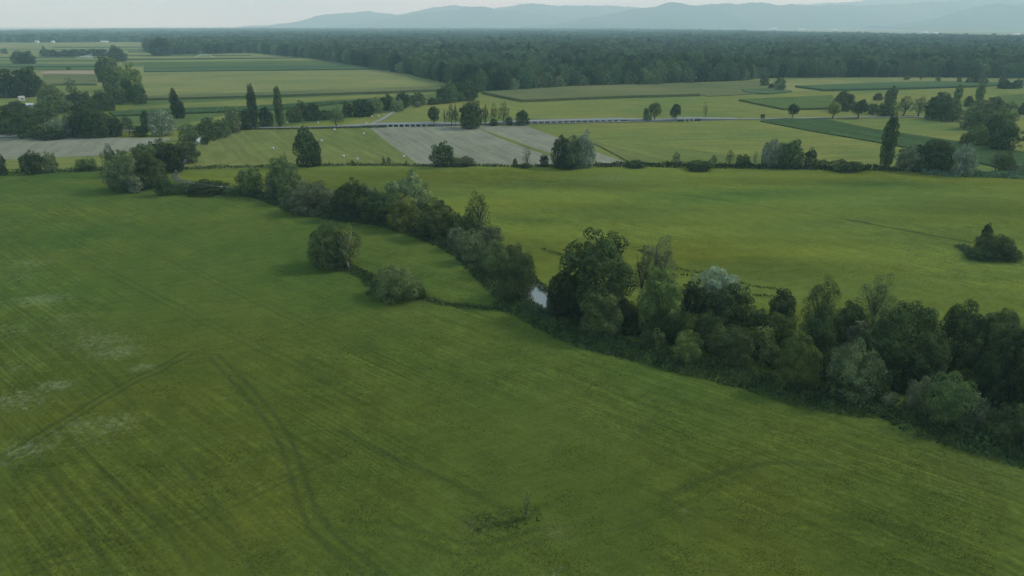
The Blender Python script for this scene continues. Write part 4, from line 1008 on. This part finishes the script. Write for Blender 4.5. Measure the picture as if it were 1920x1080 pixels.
# shed in the left clearing, far houses
ROOFT = plain_mat('tile_roof', (0.30, 0.20, 0.15)); ROOFW = plain_mat('pale_roof', (0.68, 0.68, 0.66), var=.06); GLASS = plain_mat('window_glass', (.05, .06, .07), rough=.2)
def house(name, cat, x, y, L, D, H, lab, roofm, group=None, gable=.35, ang=0.0):
    root = bpy.data.objects.new(name, None); COL.objects.link(root); root.location = px(x, y); root.rotation_euler = (0, 0, ang); tag(root, lab, cat, group)
    l, d = L / 2, D / 2; g = H + D * gable
    V = [(-l, -d, 0), (l, -d, 0), (l, d, 0), (-l, d, 0), (-l, -d, H), (l, -d, H), (l, d, H), (-l, d, H), (-l, 0, g), (l, 0, g)]
    obj('wall', mesh('wall', V, [(0, 1, 5, 4), (2, 3, 7, 6), (1, 2, 6, 9, 5), (3, 0, 4, 8, 7)]), WHITE, root)
    e = .35; V = []; F = []
    for s in (-1, 1):
        k = len(V); V += [(-l - e, s * (d + e), H - e * 2 * gable + .05), (l + e, s * (d + e), H - e * 2 * gable + .05), (l + e, 0, g + .05), (-l - e, 0, g + .05)]
        V += [(a, b, c + .18) for a, b, c in V[k:k + 4]]; F += [(k, k + 1, k + 2, k + 3), (k + 4, k + 5, k + 6, k + 7), (k, k + 1, k + 5, k + 4), (k + 1, k + 2, k + 6, k + 5), (k + 3, k, k + 4, k + 7)]
    obj('roof', mesh('roof', V, F), roofm, root)
    nw = max(1, int(L / 5))
    for k in range(nw):
        cx_ = -l + L * (k + .5) / nw; V, F = [], []; box(V, F, Vector((cx_ - .7, -d - .03, 0)), Vector((cx_ + .7, -d - .03, 0)), .12, H * .35, H * .75); obj('window', mesh('window', V, F), GLASS, root)
house('shed', 'shed', 57, 201, 4.5, 3.0, 2.0, 'small white roofed shed in the clearing among the left trees', ROOFW, None, .3, .5)
house('shed', 'shed', 41, 189, 4, 3, 2.6, 'grey ruined looking hut at the back of the left clearing', plain_mat('grey_roof', (.3, .29, .28)), None, .4, 1.0)
house('house', 'house', 455, 90, 16, 12, 15, 'pale house showing above the edge of the far forest', ROOFW, 'far houses', .4, .3)
house('house', 'house', 469, 89, 9, 9, 13, 'narrow pale house right of the other one at the far forest edge', ROOFW, 'far houses', .4)
for x, y, L, H, lab in ((70, 80.5, 11, 6, 'white house at the left edge of the far wood'), (196, 79.5, 26, 3.5, 'long low white barn before the far wood'), (100, 80.3, 9, 5, 'small pale house before the far wood'),
                        (1503, 57.8, 90, 16, 'long white hall at the left of the far town'), (1565, 58.8, 70, 15, 'white hall in the middle of the far town'), (1733, 63.6, 50, 11, 'pale hall beyond the forest at far right'), (1755, 64.8, 46, 10, 'low white hall right of the pale one at far right'),
                        (1803, 52.8, 190, 46, 'broad white works building below the hills'), (1834, 54, 130, 36, 'smaller white works building right of the broad one'), (1690, 56, 120, 22, 'pale hall at the foot of the far hills'), (1450, 56.2, 100, 20, 'faint hall at the left edge of the far town'), (1906, 66.2, 40, 9, 'white hall at the right picture edge beyond the forest')):
    house('house', 'house', x, y, L, max(9, L * .4), H, lab, ROOFW, 'far houses', .18, RS.uniform(-.2, .2))
# irrigation sprinklers throwing water
SPRAY = bpy.data.materials.new('water_spray'); SPRAY.use_nodes = True; t = SPRAY.node_tree; t.nodes.clear(); o_ = N(t, 'ShaderNodeOutputMaterial'); d_ = N(t, 'ShaderNodeBsdfDiffuse'); d_.inputs[0].default_value = (.85, .88, .88, 1)
tl = N(t, 'ShaderNodeBsdfTranslucent'); tl.inputs[0].default_value = (.85, .88, .88, 1); ms = N(t, 'ShaderNodeMixShader'); t.links.new(d_.outputs[0], ms.inputs[1]); t.links.new(tl.outputs[0], ms.inputs[2]); t.links.new(ms.outputs[0], o_.inputs[0])
def sprinkler(x, y, wl, h, arch, lab, seed):
    P = px(x, y); root = bpy.data.objects.new('irrigation_sprinkler', None); COL.objects.link(root); root.location = P; tag(root, lab, 'sprinkler', 'irrigation sprinklers in the far fields')
    V, F = [], []; box(V, F, Vector((-1.5, 0, 0)), Vector((1.5, 0, 0)), 1.2, .5, .8); tube(V, F, (0, 0, 0), (0, 0, 2.2), .12, .08); tube(V, F, (0, 0, 2.2), (-1.4, 0, 2.9), .09, .05)
    for s in (-1, 1):
        for q in (-1, 1): tube(V, F, (s * 1.3, q * .8, .45), (s * 1.3, q * .9, .45), .45, .45, 10)
    obj('cart', mesh('cart', V, F), plain_mat('galvanised', (.35, .36, .36)), root)
    rs = np.random.RandomState(seed); n = 700; u = rs.rand(n); fan = rs.uniform(-.5, .5, n)
    if arch: X = (u - .5) * wl; Zt = h * (1 - (2 * u - 1) ** 2) ** .7; Zp = Zt * rs.uniform(.35, 1, n)
    else: X = -u * wl; Zt = h * (1 - u) ** .6; Zp = Zt * rs.uniform(.0, 1, n)
    Q = np.stack([X, fan * wl * .35 * u, Zp + .3], 1); tv = unit(rs.randn(n, 3)); bv = unit(np.cross(tv, rs.randn(n, 3))); s_ = rs.uniform(.15, .5, (n, 1)) * (1.15 - .75 * u[:, None] if not arch else .55)
    V = np.stack([Q - tv * s_, Q + bv * s_, Q + tv * s_, Q - bv * s_], 1).reshape(-1, 3); obj('water_jet', mesh('water_jet', V, np.arange(4 * n).reshape(n, 4)), SPRAY, root)
sprinkler(174, 109.5, 32, 7.5, False, 'irrigation sprinkler throwing a white plume before the long far hedge', 1)
sprinkler(384, 107.5, 38, 6.5, True, 'irrigation sprinkler throwing a low white arch in the far strip fields', 2)


# ------------------------------------------------------------------ haze (the air over the plain)
HAZE_DENS = 1.2e-4
hv = [(x, y, z) for z in (-6, 1350) for x, y in ((-19800, -400), (19800, -400), (19800, 20000), (-19800, 20000))]
hz = obj('haze', mesh('haze', hv, [(0, 3, 2, 1), (4, 5, 6, 7), (0, 1, 5, 4), (1, 2, 6, 5), (2, 3, 7, 6), (3, 0, 4, 7)]))
m, t, o = new_mat('pale_haze'); pv = N(t, 'ShaderNodeVolumePrincipled'); pv.inputs['Density'].default_value = HAZE_DENS
pv.inputs['Color'].default_value = (.57, .87, 1.0, 1); pv.inputs['Absorption Color'].default_value = (1, 1, 1, 1); pv.inputs['Anisotropy'].default_value = .05; t.links.new(pv.outputs[0], o.inputs['Volume'])
hz.data.materials.append(m); tag(hz, 'pale blue haze over the plain', None, None, 'stuff')
